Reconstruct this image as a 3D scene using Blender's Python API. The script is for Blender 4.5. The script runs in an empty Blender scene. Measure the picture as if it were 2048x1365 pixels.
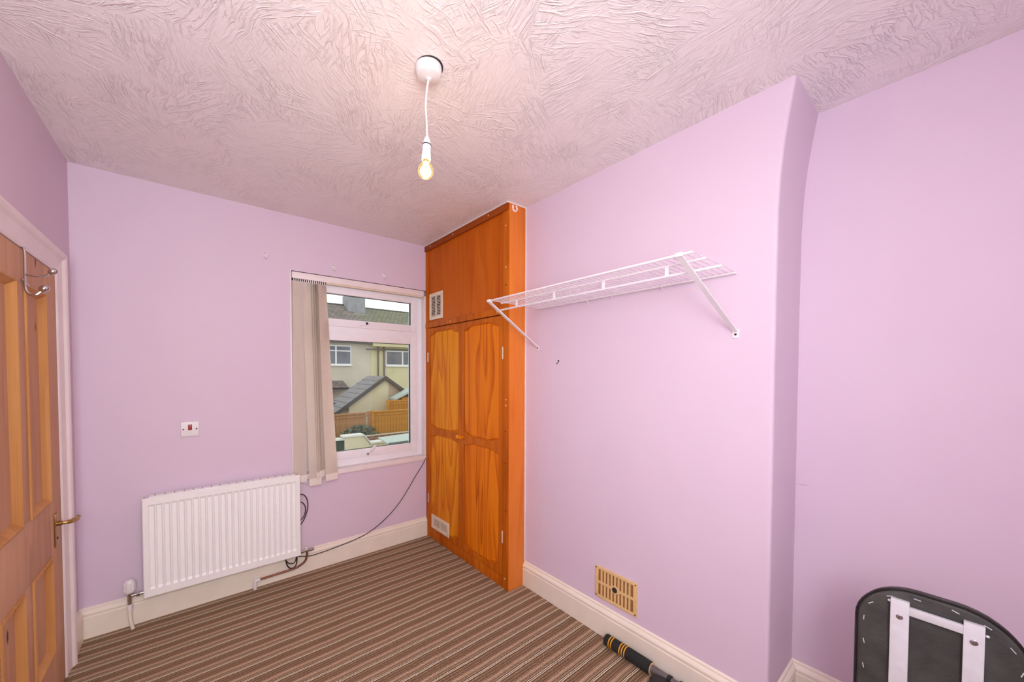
import bpy, bmesh, math, random
from mathutils import Vector, Matrix
random.seed(7)
SC = bpy.context.scene
COL = SC.collection

# ------------------------------------------------------------------ camera
F_PX, CX, CY = 741.66, 966.4, 763.7
YAW, PITCH, ROLL = -0.6619, -0.0248, 0.0014
cam_d = bpy.data.cameras.new('camera'); cam = bpy.data.objects.new('camera', cam_d); COL.objects.link(cam)
cam_d.sensor_fit = 'HORIZONTAL'; cam_d.sensor_width = 36.0
cam_d.lens = F_PX / 2048 * 36.0
cam_d.shift_x = (1024 - CX) / 2048; cam_d.shift_y = (CY - 682.5) / 2048
cam_d.clip_start = 0.02; cam_d.clip_end = 200
fw = Vector((-math.sin(YAW), math.cos(YAW), 0)); rt = Vector((math.cos(YAW), math.sin(YAW), 0)); up = Vector((0, 0, 1))
f2 = fw * math.cos(PITCH) + up * math.sin(PITCH); u2 = up * math.cos(PITCH) - fw * math.sin(PITCH)
r3 = rt * math.cos(ROLL) + u2 * math.sin(ROLL); u3 = u2 * math.cos(ROLL) - rt * math.sin(ROLL)
M = Matrix.Identity(4)
for i in range(3):
    M[i][0] = r3[i]; M[i][1] = u3[i]; M[i][2] = -f2[i]
M.translation = Vector((0.530, -3.0096, 1.5057))
cam.matrix_world = M
SC.camera = cam

# ------------------------------------------------------------------ world, lights, exposure
wd = bpy.data.worlds.new('overcast_sky'); SC.world = wd; wd.use_nodes = True
wd.node_tree.nodes['Background'].inputs[0].default_value = (0.93, 0.96, 1.0, 1)
wd.node_tree.nodes['Background'].inputs[1].default_value = 1.7
SC.view_settings.view_transform = 'Standard'
SC.view_settings.look = 'None'
SC.view_settings.gamma = 1.0
SC.view_settings.use_curve_mapping = False
SC.view_settings.exposure = -0.10
# added soft fill light, unseen, behind and above the camera
sb_d = bpy.data.lights.new('added_soft_fill', 'AREA'); sb = bpy.data.objects.new('added_soft_fill', sb_d); COL.objects.link(sb)
sb_d.shape = 'RECTANGLE'; sb_d.size = 0.9; sb_d.size_y = 0.9; sb_d.energy = 51; sb_d.color = (0.955, 0.99, 1.0)
sb.location = (0.45, -3.5, 1.75); sb.rotation_euler = Vector((0.13, 0.95, 0.08)).to_track_quat('-Z', 'Z').to_euler()
# added fill spot, unseen, bounced off the ceiling behind the frame
fl_d = bpy.data.lights.new('added_bounce_fill', 'SPOT'); fl = bpy.data.objects.new('added_bounce_fill', fl_d); COL.objects.link(fl)
fl_d.energy = 150; fl_d.spot_size = math.radians(110); fl_d.spot_blend = 0.7; fl_d.shadow_soft_size = 0.06
fl.location = (0.5, -3.4, 1.95); fl.rotation_euler = Vector((0.1, -0.4, 1.0)).to_track_quat('-Z', 'Y').to_euler()

# ------------------------------------------------------------------ helpers
def lin(c):
    return tuple(((v / 255) / 12.92 if v / 255 <= 0.04045 else ((v / 255 + 0.055) / 1.055) ** 2.4) for v in c)

class N:
    """small wrapper to build node trees"""
    def __init__(s, name):
        s.m = bpy.data.materials.new(name); s.m.use_nodes = True
        s.t = s.m.node_tree; s.b = s.t.nodes['Principled BSDF']; s.out = s.t.nodes['Material Output']
    def n(s, typ, **kw):
        nd = s.t.nodes.new(typ)
        for k, v in kw.items():
            if k == 'ins':
                for a, b in v.items(): s.set(nd, a, b)
            else: setattr(nd, k, v)
        return nd
    def set(s, nd, a, b):
        if isinstance(b, bpy.types.NodeSocket): s.t.links.new(b, nd.inputs[a])
        else: nd.inputs[a].default_value = b
    def math(s, op, a, b=0.0, c=None):
        nd = s.n('ShaderNodeMath', operation=op); s.set(nd, 0, a); s.set(nd, 1, b)
        if c is not None: s.set(nd, 2, c)
        return nd.outputs[0]
    def pos(s): return s.n('ShaderNodeNewGeometry').outputs['Position']
    def obj(s): return s.n('ShaderNodeTexCoord').outputs['Object']
    def scale(s, vec, sc):
        return s.n('ShaderNodeVectorMath', operation='MULTIPLY', ins={0: vec, 1: sc}).outputs[0]
    def noise(s, vec, scale, detail=4, rough=0.5, dist=0.0, out='Fac'):
        return s.n('ShaderNodeTexNoise', ins={'Vector': vec, 'Scale': scale, 'Detail': detail, 'Roughness': rough, 'Distortion': dist}).outputs[out]
    def ramp(s, fac, stops, interp='LINEAR'):
        nd = s.n('ShaderNodeValToRGB'); s.set(nd, 0, fac); cr = nd.color_ramp; cr.interpolation = interp
        while len(cr.elements) < len(stops): cr.elements.new(0.5)
        for e, (p, c) in zip(cr.elements, stops):
            e.position = p; e.color = (c[0], c[1], c[2], 1) if not isinstance(c, (int, float)) else (c, c, c, 1)
        return nd.outputs[0]
    def mix(s, fac, a, b, mode='MIX'):
        nd = s.n('ShaderNodeMix', data_type='RGBA', blend_type=mode)
        s.set(nd, 0, fac); s.set(nd, 6, a); s.set(nd, 7, b)
        return nd.outputs[2]
    def bump(s, h, strength, dist=0.01, normal=None):
        nd = s.n('ShaderNodeBump', ins={'Height': h, 'Strength': strength, 'Distance': dist})
        if normal is not None: s.set(nd, 'Normal', normal)
        return nd.outputs[0]
    def fin(s, color, rough=0.5, metal=0.0, normal=None, **kw):
        if isinstance(color, tuple) and len(color) == 3: color = (*color, 1)
        s.set(s.b, 'Base Color', color); s.set(s.b, 'Roughness', rough); s.set(s.b, 'Metallic', metal)
        if normal is not None: s.set(s.b, 'Normal', normal)
        for k, v in kw.items(): s.set(s.b, k.replace('_', ' '), v)
        return s.m

def plain(name, c, rough=0.45, metal=0.0, var=0.06, nscale=25.0, bump=0.0, **kw):
    k = N(name); L = lin(c); p = k.obj()
    nz = k.noise(p, nscale, 3)
    col = k.ramp(nz, [(0.3, tuple(v * (1 - var) for v in L)), (0.7, tuple(min(1, v * (1 + var)) for v in L))])
    nor = k.bump(k.noise(p, nscale * 8, 3), bump, 0.002) if bump else None
    return k.fin(col, rough, metal, nor, **kw)

MT = {}
def lilac():
    k = N('lilac_wall_paint'); p = k.pos()
    a = k.noise(p, 1.1, 4, 0.6); b = k.noise(p, 14.0, 5, 0.6)
    base = k.ramp(a, [(0.3, lin((221, 199, 218))), (0.72, lin((224, 204, 221)))])
    scuff = k.ramp(k.noise(p, 5.0, 6, 0.7), [(0.66, 0.0), (0.8, 0.35)])
    col = k.mix(scuff, base, (*lin((214, 190, 208)), 1))
    h = k.math('ADD', k.noise(p, 3.0, 2), k.math('MULTIPLY', b, 0.06))
    return k.fin(col, 0.62, 0.0, k.bump(h, 0.35, 0.02))
MT['wall'] = lilac()

def artex():
    k = N('textured_ceiling_plaster'); p = k.pos()
    wob = k.n('ShaderNodeVectorMath', operation='MULTIPLY_ADD',
              ins={0: k.noise(p, 4.0, 2, out='Color'), 1: (0.10, 0.10, 0.0), 2: p}).outputs[0]
    def layer(scale, off, st):
        q = k.n('ShaderNodeVectorMath', operation='ADD', ins={0: wob, 1: off}).outputs[0]
        vo = k.n('ShaderNodeTexVoronoi', ins={'Vector': q, 'Scale': scale})
        ang = k.math('MULTIPLY', k.n('ShaderNodeSeparateColor', ins={0: vo.outputs['Color']}).outputs[0], 6.283)
        r = k.n('ShaderNodeVectorRotate', rotation_type='Z_AXIS', ins={'Vector': q, 'Angle': ang}).outputs[0]
        nz = k.noise(k.scale(r, st), 1.0, 3, 0.55, 0.6)
        return nz
    l1 = layer(3.6, (0, 0, 0), (9.0, 85.0, 1.0))
    l2 = layer(5.2, (3.3, 7.1, 0), (15.0, 130.0, 1.0))
    r1 = k.ramp(l1, [(0.52, 0.0), (0.60, 0.6), (0.70, 1.0)])
    r2 = k.ramp(l2, [(0.54, 0.0), (0.66, 0.7)])
    msk = k.ramp(k.noise(p, 4.5, 3), [(0.38, 0.30), (0.60, 1.0)])
    h = k.math('MULTIPLY', k.math('MAXIMUM', r1, r2), msk)
    h = k.math('ADD', h, k.math('MULTIPLY', k.noise(p, 70.0, 2), 0.12))
    return k.fin(lin((248, 239, 239)), 0.40, 0.0, k.bump(h, 0.62, 0.0072))
MT['ceiling'] = artex()

def carpet():
    k = N('striped_rib_carpet'); p = k.pos()
    sep = k.n('ShaderNodeSeparateXYZ', ins={0: p})
    wob = k.math('MULTIPLY', k.math('SUBTRACT', k.noise(k.scale(p, (1.0, 0.4, 1)), 7.0, 3), 0.5), 0.012)
    y = k.math('ADD', sep.outputs[1], wob)
    f = k.math('FRACT', k.math('DIVIDE', k.math('ADD', y, 20.0), 0.0945))
    dk, md, br, lt, pk, rd, ol = lin((80, 58, 43)), lin((170, 144, 118)), lin((124, 99, 76)), lin((248, 230, 200)), lin((214, 180, 150)), lin((138, 99, 77)), lin((140, 117, 88))
    st = [(0.0, dk), (0.03, lt), (0.075, dk), (0.115, lt), (0.16, dk), (0.20, md), (0.30, br), (0.34, md), (0.42, pk), (0.455, md),
          (0.50, pk), (0.535, br), (0.58, md), (0.62, rd), (0.67, br), (0.72, md), (0.76, br), (0.81, rd), (0.85, ol), (0.90, md), (0.94, br)]
    col = k.ramp(f, st, 'CONSTANT')
    fine = k.noise(k.scale(p, (160, 260, 1)), 1.0, 2, 0.7)
    col = k.mix(0.75, col, k.ramp(fine, [(0.25, 0.6), (0.75, 1.45)]), 'MULTIPLY')
    rib = k.math('SINE', k.math('MULTIPLY', y, 2 * math.pi / 0.0052))
    h = k.math('ADD', rib, k.math('MULTIPLY', fine, 1.6))
    return k.fin(col, 0.95, 0.0, k.bump(h, 0.6, 0.002), Specular_IOR_Level=0.1)
MT['carpet'] = carpet()

def wood(name, dark, mid, light, contour=26.0, stretch=(5.0, 5.0, 0.55), seed=0.0, rough=0.38, figure=0.75, knots=False):
    k = N(name); p = k.obj()
    q = k.n('ShaderNodeVectorMath', operation='ADD', ins={0: p, 1: (seed, seed * 1.7, seed * 0.6)}).outputs[0]
    big = k.noise(k.scale(q, stretch), 1.0, 2, 0.45, 0.35)
    ring = k.math('FRACT', k.math('MULTIPLY', big, contour))
    ring = k.ramp(ring, [(0.0, 0.15), (0.5, 0.75), (0.86, 1.0), (1.0, 0.1)])
    grain = k.noise(k.scale(q, (140.0, 140.0, 3.0)), 1.0, 4, 0.6)
    tone = k.noise(k.scale(q, (3.0, 3.0, 0.9)), 1.0, 3, 0.6)
    f = k.math('ADD', k.math('MULTIPLY', ring, figure * 0.5), k.math('ADD', k.math('MULTIPLY', grain, 0.3), k.math('MULTIPLY', tone, 0.7 - figure * 0.25)))
    col = k.ramp(f, [(0.28, lin(dark)), (0.52, lin(mid)), (0.82, lin(light))])
    if knots:
        vo = k.n('ShaderNodeTexVoronoi', ins={'Vector': k.scale(q, (7.0, 7.0, 2.6)), 'Scale': 1.0})
        kn = k.ramp(vo.outputs['Distance'], [(0.04, 0.9), (0.085, 0.0)])
        col = k.mix(kn, col, (*lin((60, 30, 14)), 1))
    return k.fin(col, rough, 0.0, k.bump(grain, 0.12, 0.002), Specular_IOR_Level=0.12)
MT['pine_door'] = wood('varnished_pine', (166, 76, 4), (220, 122, 12), (236, 150, 26), 8.0, (4.0, 4.0, 0.5), 2.0, figure=0.95, rough=0.5)
MT['pine_door2'] = wood('varnished_pine_lively', (150, 62, 2), (214, 108, 8), (232, 130, 18), 10.0, (5.0, 5.0, 0.42), 9.3, figure=1.0, rough=0.5)
MT['pine_frame'] = wood('varnished_pine_framing', (146, 66, 6), (192, 96, 14), (214, 120, 28), 6.0, (8.0, 8.0, 0.5), 5.0, figure=0.4, knots=True, rough=0.5)
MT['pine_side'] = wood('orange_varnished_board', (196, 98, 34), (224, 124, 50), (238, 144, 68), 3.0, (5.0, 5.0, 0.6), 1.3, figure=0.3, rough=0.5)
MT['ply_panel'] = wood('orange_brown_plywood', (166, 72, 8), (192, 92, 12), (210, 112, 24), 4.0, (5.0, 5.0, 0.5), 4.1, figure=0.4, rough=0.5)
MT['pine_dark'] = wood('dark_stained_pine', (116, 46, 12), (150, 68, 20), (168, 86, 30), 5.0, (6.0, 0.8, 6.0), 3.1, figure=0.4, rough=0.5)
MT['old_pine'] = wood('stripped_old_pine', (178, 130, 100), (202, 154, 122), (216, 170, 138), 5.0, (7.0, 7.0, 0.6), 6.2, rough=0.55, figure=0.35, knots=True)
MT['old_pine_mould'] = wood('stripped_pine_moulding', (172, 116, 62), (198, 142, 86), (214, 160, 104), 4.0, (9.0, 9.0, 0.6), 8.2, rough=0.5, figure=0.35)

MT['cream_gloss'] = plain('cream_gloss_paint', (242, 232, 216), 0.35, var=0.03, nscale=9, bump=0.05)
MT['white_gloss'] = plain('white_gloss_trim_paint', (240, 228, 228), 0.35, var=0.03, nscale=9, bump=0.04)
MT['upvc'] = plain('white_upvc', (244, 242, 248), 0.3, var=0.02)
MT['white_plastic'] = plain('white_plastic', (236, 230, 230), 0.35, var=0.02)
MT['rad_white'] = plain('radiator_enamel', (252, 251, 249), 0.3, var=0.015)
MT['wire_white'] = plain('white_coated_wire', (240, 234, 238), 0.35, var=0.02)
MT['chrome'] = plain('chrome', (200, 198, 196), 0.18, 1.0, var=0.04)
MT['brass'] = plain('aged_brass', (176, 140, 84), 0.3, 1.0, var=0.12)
MT['copper'] = plain('dull_copper_pipe', (150, 96, 80), 0.45, 0.7, var=0.1)
MT['black_plastic'] = plain('black_plastic', (28, 27, 28), 0.4, var=0.15)
MT['cable'] = plain('black_cable_sheath', (44, 26, 28), 0.5, var=0.15)
MT['gasket'] = plain('dark_rubber_gasket', (34, 32, 34), 0.6)
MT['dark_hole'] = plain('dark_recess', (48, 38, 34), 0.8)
MT['red'] = plain('red_rocker_plastic', (150, 22, 18), 0.35, var=0.08)
MT['vent_cream'] = plain('aged_cream_plastic', (232, 196, 138), 0.5, var=0.06, nscale=30)
MT['vent_back'] = plain('brown_vent_recess', (150, 104, 56), 0.7, var=0.15, nscale=40)
MT['vent_white'] = plain('cream_white_vent_plastic', (232, 214, 190), 0.45, var=0.04)
MT['aluminium'] = plain('flat_aluminium_bar', (226, 228, 232), 0.4, 0.25, var=0.05)
MT['grey_metal'] = plain('grey_painted_tube', (120, 118, 120), 0.35, 0.6, var=0.08)
MT['foam'] = plain('black_foam', (36, 36, 35), 0.9, var=0.2, nscale=80, bump=0.5)
MT['yellow'] = plain('yellow_foam_band', (222, 160, 44), 0.8, var=0.08)
MT['vinyl'] = plain('black_upholstery_cloth', (66, 65, 62), 0.65, var=0.35, nscale=14, bump=0.6)
MT['piping'] = plain('black_vinyl_edge', (30, 28, 30), 0.3, var=0.1)
MT['screw'] = plain('pale_screw_head', (226, 190, 140), 0.45)
MT['slot_shade_grey'] = plain('grille_shadow_grey', (120, 112, 112), 0.6)  # grey that paints the shade inside the radiator grille slots
MT['tinted'] = plain('paint_tinted_switch_plastic', (224, 202, 222), 0.4)
MT['filler'] = plain('white_filler', (238, 226, 222), 0.7)

def vane_mat():
    k = N('cream_blind_fabric'); p = k.obj()
    w = k.noise(k.scale(p, (60, 60, 420)), 1.0, 2, 0.6)
    col = k.ramp(w, [(0.3, lin((250, 236, 226))), (0.7, lin((254, 247, 240)))])
    k.fin(col, 0.85, 0.0, k.bump(w, 0.25, 0.001))
    tr = k.n('ShaderNodeBsdfTranslucent', ins={0: (*lin((240, 222, 204)), 1)})
    mx = k.n('ShaderNodeMixShader', ins={0: 0.15, 1: k.b.outputs[0], 2: tr.outputs[0]})
    k.t.links.new(mx.outputs[0], k.out.inputs[0]); return k.m
MT['vane'] = vane_mat()

def glass_mat(name, tint=(1, 1, 1), refl=0.05):
    k = N(name)
    t = k.n('ShaderNodeBsdfTransparent', ins={0: (*tint, 1)}); g = k.n('ShaderNodeBsdfGlossy', ins={0: (1, 1, 1, 1), 1: 0.02})
    fr = k.n('ShaderNodeFresnel', ins={0: 1.35})
    mx = k.n('ShaderNodeMixShader', ins={0: fr.outputs[0], 1: t.outputs[0], 2: g.outputs[0]})
    k.t.links.new(mx.outputs[0], k.out.inputs[0]); return k.m
MT['glass'] = glass_mat('window_glass', (0.96, 0.98, 0.97))
def bulb_glass():
    m = glass_mat('amber_bulb_glass', (1.0, 0.88, 0.62)); t = m.node_tree
    tl = t.nodes.new('ShaderNodeBsdfTranslucent'); tl.inputs[0].default_value = (1.0, 0.80, 0.46, 1)
    mx = t.nodes.new('ShaderNodeMixShader'); mx.inputs[0].default_value = 0.02
    out = t.nodes['Material Output']; src = out.inputs[0].links[0].from_socket
    t.links.new(src, mx.inputs[1]); t.links.new(tl.outputs[0], mx.inputs[2]); t.links.new(mx.outputs[0], out.inputs[0]); return m
MT['bulb_glass'] = bulb_glass()
def emit(name, c, s):
    k = N(name); e = k.n('ShaderNodeEmission', ins={0: (*c, 1), 1: s}); k.t.links.new(e.outputs[0], k.out.inputs[0]); return k.m
MT['filament'] = emit('glowing_filament', (1.0, 0.78, 0.42), 60.0)

# ---- geometry helpers (everything is authored in world metres)
def origin(o):
    v = Vector((0, 0, 0))
    while o is not None: v = v + o.location; o = o.parent
    return v
def obj(name, bm, m, parent=None, smooth=True, ang=35):
    me = bpy.data.meshes.new(name)
    if parent is not None: bmesh.ops.translate(bm, verts=bm.verts, vec=-origin(parent))
    bmesh.ops.recalc_face_normals(bm, faces=bm.faces)
    bm.to_mesh(me); bm.free()
    me.materials.append(MT[m] if isinstance(m, str) else m)
    if smooth:
        for pl in me.polygons: pl.use_smooth = True
        me.set_sharp_from_angle(angle=math.radians(ang))
    o = bpy.data.objects.new(name, me); COL.objects.link(o); o.parent = parent
    return o
def again(src, dx=(0, 0, 0), parent=None, rot=None):
    o = src.copy(); COL.objects.link(o); o.parent = parent if parent is not None else src.parent
    o.location = src.location + Vector(dx)
    if rot: o.rotation_euler = rot
    return o
def tag(o, label, cat, group=None, kind=None):
    o['label'] = label; o['category'] = cat
    if group: o['group'] = group
    if kind: o['kind'] = kind
    return o
def thing(name, label, cat, loc, group=None):
    o = bpy.data.objects.new(name, None); COL.objects.link(o); o.location = loc; o.empty_display_size = 0.05
    return tag(o, label, cat, group)
def struct(o, label=None):
    o['kind'] = 'structure'
    if label: o['label'] = label
    return o
def sempty(name, loc=(0, 0, 0), label=None):
    o = bpy.data.objects.new(name, None); COL.objects.link(o); o.location = loc
    return struct(o, label)
def B(): return bmesh.new()
def box(bm, x0, x1, y0, y1, z0, z1, bev=0.0, seg=2):
    r = bmesh.ops.create_cube(bm, size=1.0)
    vs = r['verts']
    for v in vs:
        v.co = Vector((x0 if v.co.x < 0 else x1, y0 if v.co.y < 0 else y1, z0 if v.co.z < 0 else z1))
    if bev:
        es = list({e for v in vs for e in v.link_edges})
        bmesh.ops.bevel(bm, geom=es, offset=bev, segments=seg, profile=0.6, affect='EDGES')
    return bm
def bx(x0, x1, y0, y1, z0, z1, bev=0.0, seg=2):
    return box(B(), min(x0, x1), max(x0, x1), min(y0, y1), max(y0, y1), min(z0, z1), max(z0, z1), bev, seg)
def catmull(pts, n=8):
    P = [Vector(p) for p in pts]; P = [P[0] * 2 - P[1]] + P + [P[-1] * 2 - P[-2]]; out = []
    for i in range(1, len(P) - 2):
        for j in range(n):
            t = j / n; a, b, c, d = P[i - 1:i + 3]
            out.append(0.5 * ((2 * b) + (c - a) * t + (2 * a - 5 * b + 4 * c - d) * t * t + (3 * b - a - 3 * c + d) * t ** 3))
    out.append(P[-2]); return out
def tube(bm, pts, r, seg=8, caps=True):
    pts = [Vector(p) for p in pts]; rings = []; n = len(pts)
    rs = r if isinstance(r, (list, tuple)) else [r] * n
    prev = None
    for i, p in enumerate(pts):
        d = (pts[min(i + 1, n - 1)] - pts[max(i - 1, 0)]).normalized()
        if prev is None:
            a = d.orthogonal().normalized()
        else:
            a = (prev - d * prev.dot(d)).normalized()
        prev = a; b = d.cross(a)
        rings.append([bm.verts.new(p + (a * math.cos(t) + b * math.sin(t)) * rs[i]) for t in [2 * math.pi * k / seg for k in range(seg)]])
    for i in range(n - 1):
        for k in range(seg):
            bm.faces.new((rings[i][k], rings[i][(k + 1) % seg], rings[i + 1][(k + 1) % seg], rings[i + 1][k]))
    if caps:
        bm.faces.new(rings[0][::-1]); bm.faces.new(rings[-1])
    return bm
def lathe(bm, prof, c, axis=(0, 0, 1), seg=24):
    """prof: list of (radius, height along axis)"""
    ax = Vector(axis).normalized(); a = ax.orthogonal().normalized(); b = ax.cross(a); c = Vector(c); rings = []
    for r, h in prof:
        if r < 1e-6: rings.append([bm.verts.new(c + ax * h)])
        else: rings.append([bm.verts.new(c + ax * h + (a * math.cos(t) + b * math.sin(t)) * r) for t in [2 * math.pi * k / seg for k in range(seg)]])
    for i in range(len(rings) - 1):
        A, C = rings[i], rings[i + 1]
        for k in range(seg):
            k2 = (k + 1) % seg
            if len(A) == 1 and len(C) == 1: break
            if len(A) == 1: bm.faces.new((A[0], C[k], C[k2]))
            elif len(C) == 1: bm.faces.new((A[k], A[k2], C[0]))
            else: bm.faces.new((A[k], A[k2], C[k2], C[k]))
    if len(rings[0]) > 1: bm.faces.new(rings[0][::-1])
    if len(rings[-1]) > 1: bm.faces.new(rings[-1])
    return bm
def prism(bm, poly, vec):
    """closed polygon of 3-D points extruded along vec"""
    v = Vector(vec); A = [bm.verts.new(Vector(p)) for p in poly]; C = [bm.verts.new(Vector(p) + v) for p in poly]; n = len(A)
    bm.faces.new(A); bm.faces.new(C[::-1])
    for i in range(n): bm.faces.new((A[i], C[i], C[(i + 1) % n], A[(i + 1) % n]))
    return bm
def wall_hole(name, axis, t0, t1, a0, a1, z0, z1, holes, m):
    """slab with rectangular holes; axis 'y': a = x, thickness t = y; axis 'x': a = y"""
    bm = B(); xs = sorted({a0, a1, *[h[0] for h in holes], *[h[1] for h in holes]}); zs = sorted({z0, z1, *[h[2] for h in holes], *[h[3] for h in holes]})
    for i in range(len(xs) - 1):
        for j in range(len(zs) - 1):
            cx, cz = (xs[i] + xs[i + 1]) / 2, (zs[j] + zs[j + 1]) / 2
            if any(h[0] < cx < h[1] and h[2] < cz < h[3] for h in holes): continue
            if axis == 'y': box(bm, xs[i], xs[i + 1], t0, t1, zs[j], zs[j + 1])
            else: box(bm, t0, t1, xs[i], xs[i + 1], zs[j], zs[j + 1])
    bmesh.ops.remove_doubles(bm, verts=bm.verts, dist=1e-5)
    # drop the doubled inner faces
    seen = {}
    for f in bm.faces: seen.setdefault(tuple(sorted(v.index for v in f.verts)), []).append(f)
    bm.verts.index_update()
    seen = {}
    for f in bm.faces: seen.setdefault(tuple(sorted(v.index for v in f.verts)), []).append(f)
    kill = [f for fs in seen.values() if len(fs) > 1 for f in fs]
    if kill: bmesh.ops.delete(bm, geom=kill, context='FACES')
    return obj(name, bm, m, smooth=False)

# ------------------------------------------------------------------ room shell
H, W, WA, XC, YC, YB, HB, YR = 2.65, 2.365, 2.721, 2.207, -1.138, -2.554, 0.170, -4.4
DY0, DY1, DZ = -1.175, -0.335, 1.985            # door opening in the left wall
WX0, WX1, WZ0, WZ1 = 1.094, 2.225, 0.715, 2.25  # window opening in the back wall

struct(obj('floor', bx(-0.15, WA + 0.2, YR - 0.1, 0.25, -0.1, 0.0), 'carpet', smooth=False), 'brown and beige striped ribbed carpet')
struct(obj('ceiling', bx(-0.15, WA + 0.2, YR - 0.1, 0.25, H, H + 0.12), 'ceiling', smooth=False), 'white swirled textured plaster ceiling')
struct(wall_hole('wall_back', 'y', 0.0, 0.25, -0.15, WA + 0.2, 0.0, H, [(WX0, WX1, WZ0, WZ1)], 'wall'), 'lilac wall with the window')
struct(wall_hole('wall_left', 'x', -0.15, 0.0, YR, 0.0, 0.0, H, [(DY0, DY1, 0.0, DZ)], 'wall'), 'lilac wall with the door')
struct(obj('wall_rear', bx(-0.15, WA + 0.2, YR - 0.1, YR, 0.0, H), 'wall', smooth=False), 'lilac wall behind the viewer')
# chimney breast: the corner flares out a little below the ceiling and is rounded
bm = B()
rows = []
for z, dy in ((0, 0), (0.6, 0), (1.2, 0), (1.8, 0), (2.15, -0.002), (2.3, -0.008), (2.42, -0.018), (2.53, -0.032), (2.6, -0.042), (H, -0.05)):
    y = YB + dy; r = 0.014; ring = [(W, 0.0), (W, y + r)]
    for k in range(1, 6):
        t = math.pi / 2 * k / 6; ring.append((W + r - r * math.cos(t), y + r - r * math.sin(t)))
    ring += [(W + r, y), (WA + 0.1, y), (WA + 0.1, 0.0)]
    rows.append([bm.verts.new((a, b, z)) for a, b in ring])
for A, C in zip(rows, rows[1:]):
    for i in range(len(A)):
        j = (i + 1) % len(A); bm.faces.new((A[i], A[j], C[j], C[i]))
struct(obj('wall_right', bm, 'wall', ang=50), 'pale lilac chimney breast wall')
struct(obj('wall_alcove', bx(WA, WA + 0.15, YR, YB + 0.02, 0, H), 'wall', smooth=False), 'pale lilac alcove wall')

# skirting boards
SK = [(0, 0), (0.020, 0), (0.020, 0.118), (0.017, 0.122), (0.0165, 0.128), (0.021, 0.132), (0.021, 0.140), (0.016, 0.149), (0.009, 0.155), (0.008, 0.164), (0.0, 0.170)]
def skirt(name, p0, p1, nrm, label, m0=0.0, m1=0.0):
    """p0->p1 along the wall foot, nrm points into the room; m0/m1 mitre (+1 inner, -1 outer corner)"""
    p0, p1, nrm = Vector((*p0, 0)), Vector((*p1, 0)), Vector((*nrm, 0)); d = (p1 - p0).normalized(); bm = B()
    A = [bm.verts.new(p0 + nrm * t + d * t * m0 + Vector((0, 0, z))) for t, z in SK]
    C = [bm.verts.new(p1 + nrm * t - d * t * m1 + Vector((0, 0, z))) for t, z in SK]
    n = len(A); bm.faces.new(A); bm.faces.new(C[::-1])
    for i in range(n): bm.faces.new((A[i], C[i], C[(i + 1) % n], A[(i + 1) % n]))
    return struct(obj(name, bm, 'cream_gloss', ang=25), label)
skirt('baseboard_back', (0, 0), (XC, 0), (0, -1), 'cream gloss skirting under the window', 1, 0)
skirt('baseboard_left', (0, 0), (0, -0.222), (1, 0), 'short cream skirting beside the door frame', 1, 0)
skirt('baseboard_right', (W, YC), (W, YB), (-1, 0), 'cream skirting along the chimney breast', 0, -1)
skirt('baseboard_return', (W, YB), (WA, YB), (0, -1), 'cream skirting on the side of the chimney breast', -1, 1)
skirt('baseboard_alcove', (WA, YB), (WA, YR), (-1, 0), 'cream skirting in the alcove', 1, 0)

# ------------------------------------------------------------------ window
wn = sempty('window_1', (1.66, 0.08, WZ0), 'white plastic-framed window with top opener')
FX0, FX1, FZ0, FZ1 = 1.098, 2.218, 0.738, 2.246
def frame_rect(name, x0, x1, z0, z1, w, y0, y1, parent, bev=0.004):
    for nm, a in (('jamb', (x0, x0 + w, z0, z1)), ('jamb', (x1 - w, x1, z0, z1))):
        obj(name + '_' + nm, bx(a[0], a[1], y0, y1, a[2], a[3], bev), 'upvc', parent)
    for a in ((z0, z0 + w), (z1 - w, z1)):
        obj(name + '_rail', bx(x0 + w - 0.001, x1 - w + 0.001, y0, y1, a[0], a[1], bev), 'upvc', parent)
frame_rect('frame', FX0, FX1, FZ0, FZ1, 0.066, 0.060, 0.125, wn)
obj('transom', bx(FX0 + 0.06, FX1 - 0.06, 0.060, 0.125, 1.812, 1.880, 0.004), 'upvc', wn)
for (z0, z1, nm) in ((1.872, 2.190, 'top_sash'), (0.796, 1.825, 'main_sash')):
    e = bpy.data.objects.new(nm, None); COL.objects.link(e); e.parent = wn
    x0, x1 = FX0 + 0.058, FX1 - 0.070; w = 0.066 if nm == 'main_sash' else 0.060
    frame_rect('sash', x0, x1, z0, z1, w, 0.048, 0.105, e, 0.006)
    for gx in (x0 + w, x1 - w - 0.005):
        obj('gasket', bx(gx, gx + 0.005, 0.066, 0.084, z0 + w, z1 - w), 'gasket', e)
    for gz in (z0 + w, z1 - w - 0.003):
        obj('gasket', bx(x0 + w, x1 - w, 0.070, 0.084, gz, gz + 0.003), 'gasket', e)
    obj('pane', bx(x0 + w - 0.005, x1 - w + 0.005, 0.080, 0.084, z0 + w - 0.005, z1 - w + 0.005), 'glass', e, smooth=False)
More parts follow.
